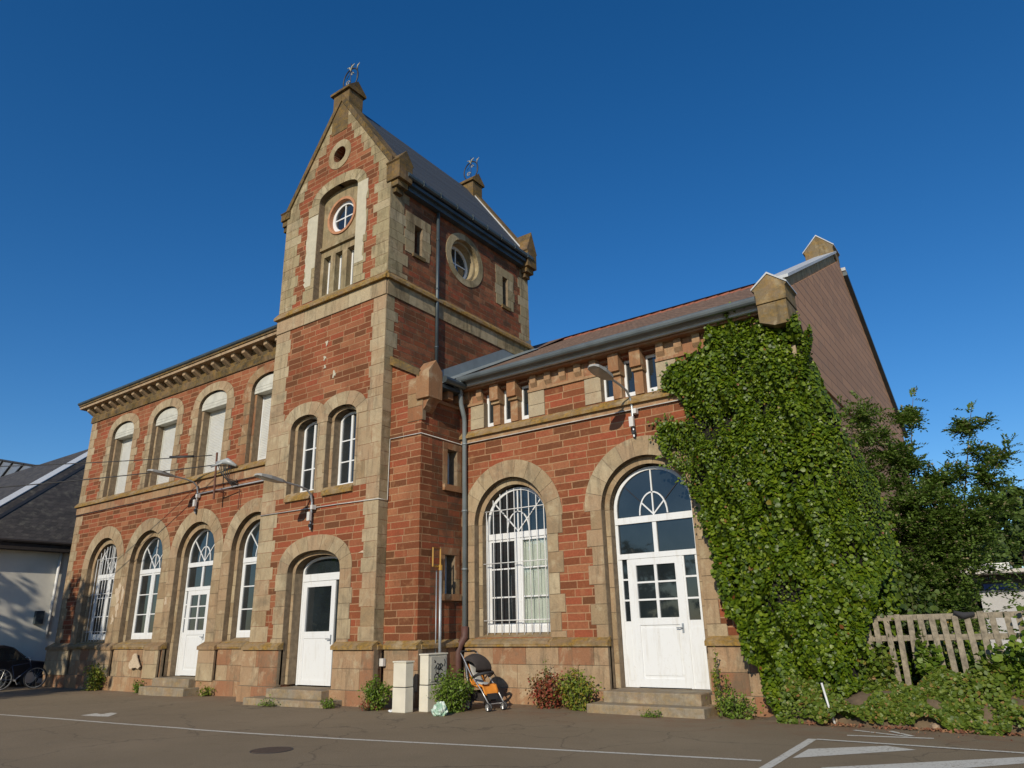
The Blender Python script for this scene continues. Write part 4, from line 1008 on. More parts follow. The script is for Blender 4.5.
# ------------------------------------------------------------------ foliage helpers
LEAF4 = (np.array([[0, -.5, 0], [.34, -.05, .07], [0, .6, 0], [-.34, -.05, .07]]), [(0, 1, 2), (0, 2, 3)])
LEAF6 = (np.array([[0, -.45, 0], [.42, -.30, .08], [.48, .12, .07], [0, .58, -.06], [-.48, .12, .07], [-.42, -.30, .08]]), [(0, 1, 2, 3), (0, 3, 4, 5)])
LEAFL = (np.array([[0, -.5, 0], [.16, 0, .03], [0, .5, 0], [-.16, 0, .03]]), [(0, 1, 2), (0, 2, 3)])
def frames(nrm, rng, up=None):
    n = nrm / np.linalg.norm(nrm, axis=1, keepdims=True)
    r = rng.normal(size=n.shape) if up is None else up + rng.normal(size=n.shape) * .35
    t = r - n * (r * n).sum(1, keepdims=True); t /= np.linalg.norm(t, axis=1, keepdims=True) + 1e-9
    return np.cross(t, n), t, n
def leafmesh(name, cen, nrm, size, mat, tmpl=LEAF4, parent=None, loc=None, rng=NP, up=None):
    cen = np.asarray(cen, float); N = len(cen); X, Y, Z = frames(np.asarray(nrm, float), rng, up)
    size = np.broadcast_to(np.asarray(size, float), (N,))
    T, Fc = tmpl; k = len(T)
    V = cen[:, None, :] + size[:, None, None] * (T[None, :, 0:1] * X[:, None, :] + T[None, :, 1:2] * Y[:, None, :] + T[None, :, 2:3] * Z[:, None, :])
    if loc is not None: V = V - np.array(loc)
    V = V.reshape(-1, 3); me = bpy.data.meshes.new(name)
    m = len(Fc[0]); fa = np.array(Fc)
    Fs = (np.arange(N)[:, None, None] * k + fa[None]).reshape(-1)
    nf = N * len(Fc)
    me.vertices.add(len(V)); me.vertices.foreach_set('co', V.ravel())
    me.loops.add(len(Fs)); me.loops.foreach_set('vertex_index', Fs)
    me.polygons.add(nf); me.polygons.foreach_set('loop_start', np.arange(nf) * m); me.polygons.foreach_set('loop_total', np.full(nf, m))
    me.materials.append(mat); me.update(calc_edges=True); me.validate()
    o = bpy.data.objects.new(name, me); COL.objects.link(o)
    if loc is not None: o.location = loc
    if parent is not None: o.parent = parent
    return o
def m_leaf(name, stops, rough=.42, trans=.25):
    M = NT(name); c = M.ramp(island(M), stops); M.col(c); M.rough(rough); M.b.inputs['Specular IOR Level'].default_value = .45
    tl = M.n('ShaderNodeBsdfTranslucent'); M.set(tl.inputs[0], M.mix(1.0, c, (1.0, 1.15, .5), 'MULTIPLY'))
    mx = M.n('ShaderNodeMixShader'); mx.inputs[0].default_value = trans
    M.t.links.new(M.b.outputs[0], mx.inputs[1]); M.t.links.new(tl.outputs[0], mx.inputs[2]); M.t.links.new(mx.outputs[0], M.t.nodes['Material Output'].inputs[0])
    return M.m
IVYM = m_leaf('ivy_leaves', [(0, (.030, .060, .003)), (.3, (.068, .118, .004)), (.7, (.115, .175, .006)), (.988, (.19, .25, .015)), (.996, (.24, .10, .03)), (1, (.20, .07, .025))], .45)
ROBM = m_leaf('locust_leaves', [(0, (.065, .11, .018)), (.5, (.11, .175, .028)), (.93, (.15, .23, .04)), (.96, (.34, .28, .15)), (1, (.38, .30, .18))], .5, .35)
BUSHM = m_leaf('bright_bush_leaves', [(0, (.08, .14, .012)), (.5, (.14, .22, .02)), (1, (.21, .29, .035))], .5, .35)
WEEDM = m_leaf('weed_leaves', [(0, (.10, .15, .015)), (.5, (.18, .23, .02)), (.8, (.26, .27, .03)), (1, (.30, .18, .03))], .6, .3)
REDM = m_leaf('reddening_weed_leaves', [(0, (.09, .10, .02)), (.35, (.22, .05, .025)), (.7, (.32, .05, .03)), (1, (.20, .14, .03))], .6, .3)
DARKF = m_leaf('shade_tree_leaves', [(0, (.035, .062, .010)), (.6, (.07, .11, .016)), (1, (.11, .16, .025))], .5, .3)
LITTER = m_leaf('dead_leaves', [(0, (.10, .035, .02)), (.5, (.22, .09, .045)), (1, (.30, .16, .08))], .8, .1)
BARK = m_simple('bark', (.11, .085, .06), .95, .3, scale=20, bump=.6)
IVYSHADE = m_simple('ivy_shade_backing', (.009, .008, .004), .95, .3, scale=10, bump=.5)  # near-black colour painting the shadow pockets between the leaves
EARTH = m_simple('earth_bank', (.12, .085, .05), .95, .35, scale=5, bump=.8)

_ph = NP.uniform(0, 6.28, (8, 3)); _fr = NP.normal(size=(8, 3, 3))
def vn(x, y, z, sc):       # cheap smooth noise, about -1..1
    s_ = 0
    for k in range(6):
        f = _fr[k]; s_ = s_ + np.sin((x * f[0, 0] + y * f[0, 1] + z * f[0, 2]) * sc * 1.9 + _ph[k, 0]) * (1 / 2.4)
    return s_
def inside(px, pz, poly):
    r = np.zeros(len(px), bool); n = len(poly)
    for i in range(n):
        x0, z0 = poly[i]; x1, z1 = poly[(i + 1) % n]
        c = ((z0 > pz) != (z1 > pz)) & (px < (x1 - x0) * (pz - z0) / (z1 - z0 + 1e-12) + x0); r ^= c
    return r

# ------------------------------------------------------------------ ivy on the right wing
IV = [(-4.75, 7.10), (-4.35, 7.55), (-3.95, 7.75), (-3.65, 7.45), (-3.42, 7.1), (-3.0, 7.0), (-2.86, 7.25), (-2.74, 7.05), (-2.78, 6.5), (-2.68, 5.75), (-2.40, 5.0), (-2.25, 4.35), (-2.05, 3.9), (-2.0, 3.2), (-2.1, 2.5), (-2.32, 1.9), (-2.6, 1.25), (-2.55, .7), (-2.9, .35), (-3.5, .2), (-3.95, -.02), (-4.15, .1), (-4.35, .6), (-4.60, 1.0), (-4.80, 1.6), (-4.98, 2.2), (-5.05, 2.7), (-5.2, 3.4), (-5.1, 3.7), (-5.45, 4.15), (-5.5, 4.45), (-5.85, 4.7), (-5.95, 5.2), (-6.0, 5.6), (-5.75, 5.6), (-5.2, 5.45), (-5.35, 5.9), (-5.75, 6.35), (-5.80, 6.7), (-5.35, 6.75), (-5.0, 6.95)]
def ivy_y(x, z):
    t = .10 + .17 * (1 + vn(x, 0, z, 1.1)) * .5 + .17 * (1 + vn(x, 3, z, 3.4)) * .5 + .06 * vn(x, 7, z, 8) + .06 * vn(x * .55, 11, z * 1.5, 4.2)
    low = np.clip((4.5 - z) / 4.5, 0, 1); t = t + .22 * low * np.clip((x + 5.2) / 1.2, 0, 1)
    left = np.clip((x + 6.0) / .8, .25, 1); t = t * left
    y = 13.84 - t
    return np.where(x > -3.0, y + (x + 3.0) ** 2 * .55 + np.clip(x + 3, 0, 2) * .12, y)
IVR = empty('ivy', (-3.9, 13.7, 0), 'dense glossy ivy climbing the right end of the station up to the gutter', 'ivy')
n = 190000; ix = NP.uniform(-6.1, -1.6, n); iz = NP.uniform(-.05, 7.9, n); jx = ix + vn(ix, 0, iz, 5) * .05; jz = iz + vn(iz, 1, ix, 5) * .05
k = inside(jx, jz, IV); ix, iz = ix[k], iz[k]
lump = vn(ix, 0, iz, 3.2)
keep = NP.random(len(ix)) < np.clip(.68 + .28 * lump + .25 * vn(ix, 9, iz, 9) + .36 * vn(ix * .55, 11, iz * 1.5, 4.2), .12, 1); ix, iz = ix[keep], iz[keep]
iy = ivy_y(ix, iz) - NP.random(len(ix)) ** 3 * .14 + NP.random(len(ix)) * .05
e = .02; gx = (ivy_y(ix + e, iz) - ivy_y(ix - e, iz)) / (2 * e); gz = (ivy_y(ix, iz + e) - ivy_y(ix, iz - e)) / (2 * e)
nrm = np.stack([gx * 1.2, -np.ones_like(gx), gz * 1.2 + .45], 1) + NP.normal(size=(len(ix), 3)) * .42
keep_world(leafmesh('foliage', np.stack([ix, iy, iz], 1), nrm, NP.uniform(.032, .082, len(ix)) * (1 + .25 * vn(ix, 4, iz, 1.7)), IVYM, LEAF6), IVR)
# the flank that wraps round on to the gable side
n = 36000; fy = NP.uniform(13.5, 17.2, n); fz = NP.uniform(0, 6.9, n); lim = 6.9 - (fy - 13.9) * 1.15 + .25 * vn(fy, 0, fz, 2)
k = fz < lim; fy, fz = fy[k], fz[k]
wd_ = np.clip((4.6 - fz) / 3, 0, 1) * 1.0 * np.clip((17.4 - fy) / 2, 0, 1) * np.clip((fy - 13.6) / .8, 0, 1); fx = -2.93 + .10 + wd_ * .5 + .10 * vn(fy, 2, fz, 3)
fx = np.minimum(fx, -2.2)
nrm = np.stack([np.ones_like(fx), -.3 * np.ones_like(fx), .45 * np.ones_like(fx)], 1) + NP.normal(size=(len(fx), 3)) * .5
keep_world(leafmesh('foliage', np.stack([fx, fy, fz], 1), nrm, NP.uniform(.048, .088, len(fx)), IVYM, LEAF6), IVR)
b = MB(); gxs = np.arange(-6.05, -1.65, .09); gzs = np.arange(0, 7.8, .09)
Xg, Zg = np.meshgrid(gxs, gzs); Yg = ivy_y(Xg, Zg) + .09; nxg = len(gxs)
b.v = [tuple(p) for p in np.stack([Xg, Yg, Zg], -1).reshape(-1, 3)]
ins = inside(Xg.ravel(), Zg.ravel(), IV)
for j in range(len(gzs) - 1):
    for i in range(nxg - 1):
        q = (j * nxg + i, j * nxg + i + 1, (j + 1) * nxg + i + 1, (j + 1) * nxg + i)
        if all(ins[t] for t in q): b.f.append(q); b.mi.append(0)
keep_world(b.build('ivy_shade_backing', IVYSHADE, recalc=False), IVR)  # backing sheet behind the leaves, dark in place of real shadow
n = 9000; qx = NP.uniform(-2.95, -2.1, n); qy = NP.uniform(13.9, 15.6, n); qz = NP.uniform(.2, 4.7, n)
k = (qz < 4.9 - (qx + 2.9) * .7 - (qy - 13.9) * .5) & (qy > ivy_y(qx, qz)) & ((qy < ivy_y(qx, qz) + .5) | (qx > -2.3)); qx, qy, qz = qx[k], qy[k], qz[k]
keep_world(leafmesh('foliage', np.stack([qx, qy, qz], 1), np.stack([.6 + 0 * qx, -.6 + 0 * qx, .5 + 0 * qx], 1) + NP.normal(size=(len(qx), 3)) * .5, NP.uniform(.05, .09, len(qx)), IVYM, LEAF6), IVR)
# loose shoots at the edge of the ivy
sh = []; sn = []
for i in range(90):
    a = random.randrange(26, len(IV) - 1) if random.random() < .7 else random.randrange(0, 12); p = Vector(IV[a]).lerp(Vector(IV[(a + 1) % len(IV)]), random.random())
    d = Vector((random.uniform(-.6, .1) if a > 20 else random.uniform(-.4, .5), random.uniform(-.3, .5))); L_ = random.uniform(.1, .35)
    for k in range(int(L_ / .05)):
        q = p + d.normalized() * k * .05; yy = 13.80 - random.uniform(0, .08) if q.x < -3.0 else float(ivy_y(np.array([q.x]), np.array([q.y]))[0])
        sh.append((q.x + random.uniform(-.03, .03), yy, q.y + random.uniform(-.03, .03))); sn.append((random.uniform(-.5, .5), -1, random.uniform(0, .9)))
keep_world(leafmesh('foliage', sh, sn, NP.uniform(.04, .075, len(sh)), IVYM, LEAF6), IVR)

# ------------------------------------------------------------------ plants
def bush(name, label, cat, loc, r, h, n, mat, size=.06, group=None, tm=LEAF4, lean=(0, 0), flat=1.0, stems=9):
    root = empty(name, loc, label, cat, group); rng = np.random.default_rng(abs(hash(label)) % 9999 if False else len(label) * 17 + int(abs(loc[0]) * 10))
    sb = MB(); C = []; Nn = []
    per = max(6, n // stems)
    for s_ in range(stems):
        a = rng.uniform(0, 6.28); rr = r * sqrt(rng.random()) * .95; hh = h * (1 - .45 * (rr / r) ** 2) * rng.uniform(.75, 1.08)
        tip = (rr * cos(a) + lean[0], rr * sin(a) * flat + lean[1], hh); base = (rr * .25 * cos(a), rr * .25 * sin(a) * flat, 0)
        mid = tuple((p + q) / 2 + rng.normal() * .03 for p, q in zip(base, tip))
        sb.tube([base, mid, tip], .006, 4, [.008, .006, .003])
        for k in range(per):
            t = rng.random() ** .7
            p = [(1 - t) ** 2 * base[j] + 2 * t * (1 - t) * mid[j] + t * t * tip[j] for j in range(3)]
            o_ = rng.normal(size=3) * r * .17; C.append([p[0] + o_[0], p[1] + o_[1], max(.02, p[2] + o_[2] * .8)]); Nn.append([o_[0] * 3 + rng.normal() * .5, o_[1] * 3 - .2 + rng.normal() * .5, .6 + rng.normal() * .4])
    so_ = sb.build('stems', m_stem, root)
    leafmesh('leaves', C, Nn, rng.uniform(size * .6, size * 1.3, len(C)), mat, tm, root, None, rng)
    return root
m_stem = m_simple('plant_stems', (.10, .10, .04), .8, .2)
bush('bush', 'small green bush growing left of the shorter pale cabinet', 'bush', (-11.85, 11.55, 0), .33, .68, 1300, BUSHM, .06, stems=30)
bush('bush', 'rounded bright green bush between the taller pale cabinet and the pushchair', 'bush', (-10.16, 11.95, 0), .42, .78, 3000, BUSHM, .055, stems=75)
bush('weed_clump', 'low reddish weeds at the foot of the bush left of the shorter cabinet', 'weeds', (-11.95, 11.45, 0), .28, .2, 200, REDM, .05, stems=14)
bush('weed_clump', 'thin red leaved weeds at the wall to the right of the pushchair', 'weeds', (-8.75, 13.30, 0), .52, .68, 1200, REDM, .06, flat=.4, stems=30)
bush('tall_weed', 'tall wispy green weed rising out of the red leaved weeds', 'weeds', (-8.85, 13.45, 0), .16, 1.05, 150, WEEDM, .05, flat=.5, stems=6)
bush('weed_clump', 'yellow green weeds between the red weeds and the big door steps', 'weeds', (-7.98, 13.25, 0), .46, .78, 1500, WEEDM, .065, flat=.5, stems=34)
bush('tall_weed', 'tall spindly weed right of the big door steps', 'weeds', (-5.1, 13.4, 0), .15, 1.35, 300, WEEDM, .06, flat=.6, stems=7)
bush('weed_clump', 'leafy weeds at the foot of the wall between the big door and the ivy', 'weeds', (-4.85, 13.3, 0), .48, .42, 800, BUSHM, .055, flat=.5, stems=24)
bush('weed_clump', 'flat tuft of weeds in front of the big door steps', 'weeds', (-6.2, 12.78, 0), .26, .10, 160, BUSHM, .04, flat=.3, stems=12)
bush('weed_clump', 'pale green weeds at the foot of the leftmost window', 'weeds', (-26.3, 12.6, -.11), .6, .75, 1100, WEEDM, .07, flat=.6, stems=20)
bush('weed_clump', 'small green weed left of the left wing door steps', 'weeds', (-23.5, 12.65, -.11), .22, .42, 260, BUSHM, .06, flat=.6, stems=12)
bush('weed_clump', 'low weeds right of the left wing door steps', 'weeds', (-19.9, 12.7, -.08), .35, .25, 260, WEEDM, .06, flat=.6, stems=14)
bush('weed_clump', 'tiny tufts of grass in front of the tower door steps', 'weeds', (-15.0, 11.15, 0), .45, .08, 200, BUSHM, .04, flat=.25, stems=16)
bush('weed_clump', 'small weeds at the right end of the tower door steps', 'weeds', (-13.1, 11.35, 0), .28, .22, 260, BUSHM, .045, flat=.5, stems=14)

# overgrown verge
b = MB(); pr = [(13.02, 0), (13.15, .22), (13.4, .42), (13.8, .52), (15, .5), (30, .3)]
xs = np.arange(-4.3, 12, .25); vs = []
for x in xs:
    for y, z in pr: vs.append((x, y + .05 * sin(x * 3.1) + (.03 * sin(x * 7.7)), z * (min(1, max(0, (x + 4.3) / .8))) + (.04 * sin(x * 5 + y * 9) if z > 0 else -.02)))
n_ = len(pr); b.raw(vs, [(i * n_ + j, (i + 1) * n_ + j, (i + 1) * n_ + j + 1, i * n_ + j + 1) for i in range(len(xs) - 1) for j in range(n_ - 1)])
tag(b.build('verge', EARTH, smooth=True, recalc=False), kind='structure')
def cover(name, n, x0, x1, yf, zf, mat, size, tm, label=None, kind=None, rng=NP, dens=None):
    x = rng.uniform(x0, x1, n); t = rng.random(n); y = yf(x, t); z = zf(x, t)
    if dens is not None: k = rng.random(n) < dens(x, z); x, y, z = x[k], y[k], z[k]
    nr = np.stack([np.zeros_like(x), -.7 * np.ones_like(x), .8 * np.ones_like(x)], 1) + rng.normal(size=(len(x), 3)) * .45
    return tag(leafmesh(name, np.stack([x, y, z], 1), nr, rng.uniform(size * .6, size * 1.35, len(x)), mat, tm), label, kind=kind)
cover('brambles', 60000, -4.0, 6, lambda x, t: 12.94 + t * .85 + .08 * vn(x, 0, t, 4) - .03, lambda x, t: -.06 + t * .56 + .12 * (1 + vn(x, 0, t * 2, 3)) + NP.random(len(x)) * .12, WEEDB := m_leaf('bramble_leaves', [(0, (.06, .10, .010)), (.5, (.11, .165, .016)), (.9, (.18, .23, .03)), (1, (.30, .15, .05))], .5, .3), .055, LEAF6, kind='stuff', dens=lambda x, z: np.clip(.78 + .5 * vn(x, 5, z, 2.6), .25, 1))
cover('leaf_litter', 1500, -3.6, 6, lambda x, t: 12.88 + t * .28, lambda x, t: .012 + NP.random(len(x)) * .03, LITTER, .045, LEAF4, kind='stuff')
cover('leaf_litter', 500, -3.3, 6, lambda x, t: 12.4 + t * .6, lambda x, t: .010 + 0 * x, LITTER, .03, LEAF4, kind='stuff', dens=lambda x, z: np.full(len(x), .16))
b = MB()
for k in range(22):
    x = random.uniform(-3.4, 3); y = 13.0 + random.uniform(0, .2); r_ = random.uniform(.04, .13)
    b.raw([(x + r_ * random.uniform(.7, 1.2) * cos(a) * cos(e_), y + r_ * .8 * sin(a) * cos(e_), .03 + r_ * .7 * sin(e_) + r_ * .3) for e_ in (-1.2, -.3, .5, 1.25) for a in [i * pi / 3 for i in range(6)]],
          [(i * 6 + j, i * 6 + (j + 1) % 6, (i + 1) * 6 + (j + 1) % 6, (i + 1) * 6 + j) for i in range(3) for j in range(6)] + [tuple(18 + j for j in range(6))])
tag(b.build('rubble', m_simple('rubble_stone', (.30, .22, .15), .95, .3, scale=12, bump=.6)), kind='stuff')
b = MB(); b.tube([(-3.13, 13.0, 0), (-3.20, 13.02, .3), (-3.26, 13.05, .62)], .018, 6); tag(b.build('marker_stick', IRONW, smooth=True), 'thin white stick leaning in the verge at the foot of the ivy', 'stick')
# picket fence
WOOD = m_simple('weathered_grey_wood', (.235, .20, .145), .9, .4, scale=14, bump=.5)
FE = empty('picket_fence', (-1.5, 13.95, .4), 'old weathered wooden picket fence, leaning and half overgrown', 'fence')
for z0_, z1_ in ((1.58, 1.63), (1.26, 1.32)):
    b = MB(); b.raw([(x, y, z) for x, zc in ((-3.1, z0_), (4.5, z1_ + .02)) for y, z in ((13.93, zc - .045), (13.98, zc - .045), (13.98, zc + .045), (13.93, zc + .045))], [(0, 4, 5, 1), (1, 5, 6, 2), (2, 6, 7, 3), (3, 7, 4, 0), (0, 1, 2, 3), (7, 6, 5, 4)]); keep_world(b.build('rail', WOOD, bevel=.006), FE)
for i in range(43):
    x = -2.95 + i * .168 + random.uniform(-.02, .02); l_ = random.uniform(-.02, .05); top = 1.60 + i * .002 + random.uniform(-.05, .05); bot = .42
    if i == 6: bot = .8
    b = MB(); w_ = .043; b.raw([(xx, y, z) for xx, z in ((x + l_ - w_, bot), (x + l_ + w_, bot), (x + w_, top), (x - w_, top)) for y in (13.90, 13.926)], [(0, 2, 4, 6), (1, 7, 5, 3), (0, 1, 3, 2), (2, 3, 5, 4), (4, 5, 7, 6), (6, 7, 1, 0)]); keep_world(b.build('picket', WOOD), FE)
b = MB(); b.tube([(-1.28, 13.88, 1.66), (-1.15, 13.9, 1.60), (-1.0, 13.88, 1.63)], .05, 6, [.03, .06, .03]); tag(b.build('rag', m_simple('dark_cloth', (.03, .03, .033), .9, .2), smooth=True), 'dark rag hanging over the top rail of the picket fence', 'rag')
# bushes behind and over the fence
for lab, cat, loc, r, h, n, m, sz in (
    ('dark green shrub standing behind the left part of the picket fence', 'shrub', (-2.1, 15.0, .4), .75, 1.9, 3000, DARKF, .09),
    ('pale brown half dead bush behind the picket fence below the locust tree', 'shrub', (-1.6, 14.9, .4), .35, 1.5, 500, WEEDM, .06),
    ('low leafy shrub behind the middle of the picket fence', 'shrub', (-1.2, 14.8, .4), .6, .85, 1700, BUSHM, .07),
    ('light green creeper bush covering the right end of the picket fence', 'shrub', (.05, 13.6, .3), .60, 1.55, 3200, BUSHM, .085),
    ('broad leaved creeper hanging over the middle of the picket fence', 'creeper', (-1.75, 13.82, .4), .22, 1.05, 260, BUSHM, .10),
    ('tall weeds growing up through the pickets at the foot of the ivy', 'weeds', (-2.45, 13.8, .35), .3, .85, 700, WEEDB, .07),
    ('tangle of leafy stems against the pickets left of the light green creeper bush', 'creeper', (-.62, 13.7, .35), .26, 1.0, 600, BUSHM, .08),
    ('bramble shoots climbing the picket fence below the rag', 'creeper', (-.95, 13.75, .35), .28, .75, 420, WEEDB, .09)):
    bush({'shrub': 'shrub', 'weeds': 'weed_clump'}.get(cat, 'creeper'), lab, cat, loc, r, h, n, m, sz, tm=LEAF6, stems=max(12, n // 45))

# locust tree beside the gable
TR = empty('locust_tree', (-1.9, 16.8, .4), 'feathery young locust tree growing against the gable behind the ivy', 'tree')
tb = MB(); tips = []
def branch(p0, p1, r0, r1, n=7, wob=.12):
    pts = []; p0 = Vector(p0); p1 = Vector(p1); L = (p1 - p0).length
    wx, wy = random.uniform(-wob, wob) * L, random.uniform(-wob, wob) * L
    for k in range(n + 1):
        t = k / n; p = p0.lerp(p1, t); s_ = sin(t * pi); pts.append((p.x + wx * s_, p.y + wy * s_, p.z + .04 * L * s_))
    tb.tube(pts, r0, 6, [r0 + (r1 - r0) * k / n for k in range(n + 1)]); return [Vector(p) for p in pts]
lf_c = []; lf_n = []; lf_s = []; up_ = []
def spray(p, d, L=.3, nl=6, sz=.06):
    d = d.normalized(); side = d.cross(Vector((0, 0, 1)));
    if side.length < .1: side = Vector((1, 0, 0))
    side.normalize(); nr = side.cross(d).normalized()
    for k in range(1, nl + 1):
        t = k / nl; q = p + d * L * t + Vector((0, 0, -.22 * L * t * t))
        for s_ in ((-1, 1) if k < nl else (0,)):
            lf_c.append(tuple(q + side * s_ * sz * .55)); nn_ = nr + Vector((random.gauss(0, .35), random.gauss(0, .35), random.gauss(0, .35))); lf_n.append(tuple(nn_)); up_.append(tuple(side * s_ + d * .4 if s_ else d)); lf_s.append(sz * random.uniform(.8, 1.2))
def leafy(pts, k0, every, L=.3, sd=1.0):
    for i in range(k0, len(pts) - 1):
        for j in range(every):
            p = pts[i].lerp(pts[i + 1], random.random()); d = Vector((random.gauss(0, 1), random.gauss(0, 1), random.gauss(.25, .5)))
            spray(p, d, L * random.uniform(.7, 1.2))
    for j in range(3): spray(pts[-1], (pts[-1] - pts[-2]).normalized() + Vector((random.gauss(0, .5), random.gauss(0, .5), .3)), L)
base = (-1.95, 16.8, .3)
mains = [((-2.50, 16.6, 6.15), .05), ((-2.15, 17.2, 5.2), .04), ((-1.47, 16.9, 6.05), .05), ((-.50, 17.1, 5.62), .045), ((-.02, 17.0, 4.80), .04), ((-1.0, 17.3, 4.7), .035), ((-2.6, 16.2, 4.4), .03), ((-.15, 16.6, 3.9), .03), ((-.9, 16.3, 3.6), .03), ((-1.6, 16.1, 4.0), .03), ((-2.9, 15.9, 3.3), .03), ((-1.2, 17.8, 4.6), .03)]
for tip, r_ in mains:
    bs = (base[0] + random.uniform(-.12, .12), base[1] + random.uniform(-.12, .12), base[2])
    pts = branch(bs, tip, r_ * .7, .005, 10, .07); leafy(pts, 4, 12, .3)
    for k in range(16):
        i = random.randint(3, 9); st = pts[i]; ln = random.uniform(.45, 1.0) * (1.25 - i / 12)
        d = Vector((random.gauss(0, 1), random.gauss(0, .7), random.gauss(.45, .4))).normalized()
        if (st + d * ln).z > 5.4: ln *= .55
        sp = branch(st, st + d * ln, .010, .003, 5, .1); leafy(sp, 1, 9, .27)
for k in range(430):     # upper left part that covers the gable end
    p = Vector((random.gauss(-2.45, .22), random.uniform(15.9, 17.0), random.uniform(4.0, 6.0))); spray(p, Vector((random.gauss(0, 1), random.gauss(-.3, 1), random.gauss(.3, .5))), .28)
for k in range(750):     # thick lower part of the crown
    p = Vector((random.uniform(-2.9, -.1), random.uniform(15.8, 18.0), random.uniform(1.6, 4.2) - 0)); 
    if p.z > 4.3 - .5 * abs(p.x + 1.6): continue
    spray(p, Vector((random.gauss(0, 1), random.gauss(-.3, 1), random.gauss(.2, .4))), .3)
keep_world(tb.build('trunk', BARK, smooth=True, recalc=False), TR)
keep_world(leafmesh('foliage', lf_c, lf_n, np.array(lf_s), ROBM, LEAF4, up=np.array(up_)), TR)

def tree(name, label, loc, h, r, n, mat, group=None, trunk_h=.35, leaf=.35, seed=1):
    rng = np.random.default_rng(seed); root = empty(name, loc, label, 'tree', group)
    t = MB(); t.tube([(0, 0, -.3), (.1, 0, h * trunk_h), (0, .1, h * .85)], .2, 8, [h * .028, h * .02, h * .006])
    cl = []
    for k in range(26):
        a = rng.uniform(0, 6.28); zz = rng.uniform(trunk_h * .8, .98); rr = r * sqrt(max(.05, 1 - ((zz - .6) / .45) ** 2)) * rng.uniform(.35, .95)
        c = (rr * cos(a), rr * sin(a), zz * h); cl.append(c)
        if k < 12: t.tube([(0, 0, h * rng.uniform(.25, .5)), (c[0] * .5, c[1] * .5, c[2] * .8), c], .05, 5, [h * .01, h * .006, h * .002])
    t.build('trunk', BARK, root, smooth=True, recalc=False)
    cl = np.array(cl); idx = rng.integers(0, len(cl), n); d = rng.normal(size=(n, 3)); d /= np.linalg.norm(d, axis=1, keepdims=True)
    rad = r * .36 * rng.random(n) ** .4 * (1 + .25 * vn(d[:, 0] * 2, d[:, 1] * 2, idx * 1.7, 1.5))
    C = cl[idx] + d * rad[:, None] * np.array([1, 1, .8])
    leafmesh('crown', C, d + rng.normal(size=(n, 3)) * .5 + np.array([0, 0, .3]), rng.uniform(leaf * .6, leaf * 1.3, n), mat, LEAF4, root, None, rng)
    return root
far = [((-3.2, 46, 0), 6.6, 2.6, 'round crowned tree partly behind the locust tree in the distance'), ((-.6, 44, 0), 7.4, 2.6, 'distant tree rising above the white topped shed at the right edge'), ((2.6, 46, 0), 8.5, 3.2, None), ((-4.5, 58, 0), 7, 3, None), ((-2.0, 60, 0), 6.5, 3.2, None), ((6, 50, 0), 9, 3.6, None)]
for i, (l_, h_, r_, lab) in enumerate(far):
    tree('distant_tree', lab or 'bushy tree in the belt of trees far behind the shed', l_, h_, r_, 3200, DARKF, 'distant trees behind the shed', .12, .42, 40 + i)
# trees behind the viewer: they throw the shade on the left end and stand in the window reflections
for i, (l_, h_, r_) in enumerate([((-24.6, -1.6, 0), 10.6, 2.9), ((-29.5, 1.5, 0), 8.6, 3.4), ((-36, -3, 0), 9.5, 3.6), ((-48, -22, 0), 8, 4), ((-58, -26, 0), 9, 4.5), ((-38, -30, 0), 9, 4.5), ((-30, -34, 0), 8, 4), ((-22, -38, 0), 9, 4.6), ((-12, -40, 0), 8.5, 4.5), ((-2, -40, 0), 9, 4.5), ((8, -38, 0), 8, 4.2)]):
    tree('broadleaf_tree', 'leafy tree standing across the yard facing the station', l_, h_, r_, 2600 if i < 3 else 1500, DARKF, 'trees across the yard', .3, .40 if i < 3 else .7, 80 + i)

# shed with white roof far right
SH = empty('shed', (0, 30, 0), 'low pale shed with a white flat roof seen beyond the picket fence', 'shed')
for nm, m_, bx in (('wall', m_simple('pale_shed_wall', (.42, .42, .42), .8, .06), (-1.9, 9, 30.4, 36, -.3, 2.40)), ('roof', m_simple('pale_roof_edge', (.50, .48, .44), .8, .06), (-3.6, 9.5, 29.2, 37, 2.92, 3.03)), ('roof_box', WHITE, (-2.45, -.82, 29.3, 32, 3.032, 3.24)), ('roof_gap_shade', m_simple('dark_roof_gap', (.03, .035, .03), .5), (-1.8, 8.9, 30.5, 36, 2.402, 2.918)), ('window', m_simple('blue_glazing', (.02, .07, .30), .3, .1), (-1.75, -.75, 30.44, 30.49, 2.42, 2.62))):  # dark box under the roof stands in for the shaded gap
    b = MB(); b.box(*bx); keep_world(b.build(nm, m_), SH)
b = MB(); b.box(-3.4, -3.3, 29.6, 29.7, -.3, 2.92); b.box(3, 3.1, 29.6, 29.7, -.3, 2.92); keep_world(b.build('post', GALV), SH)

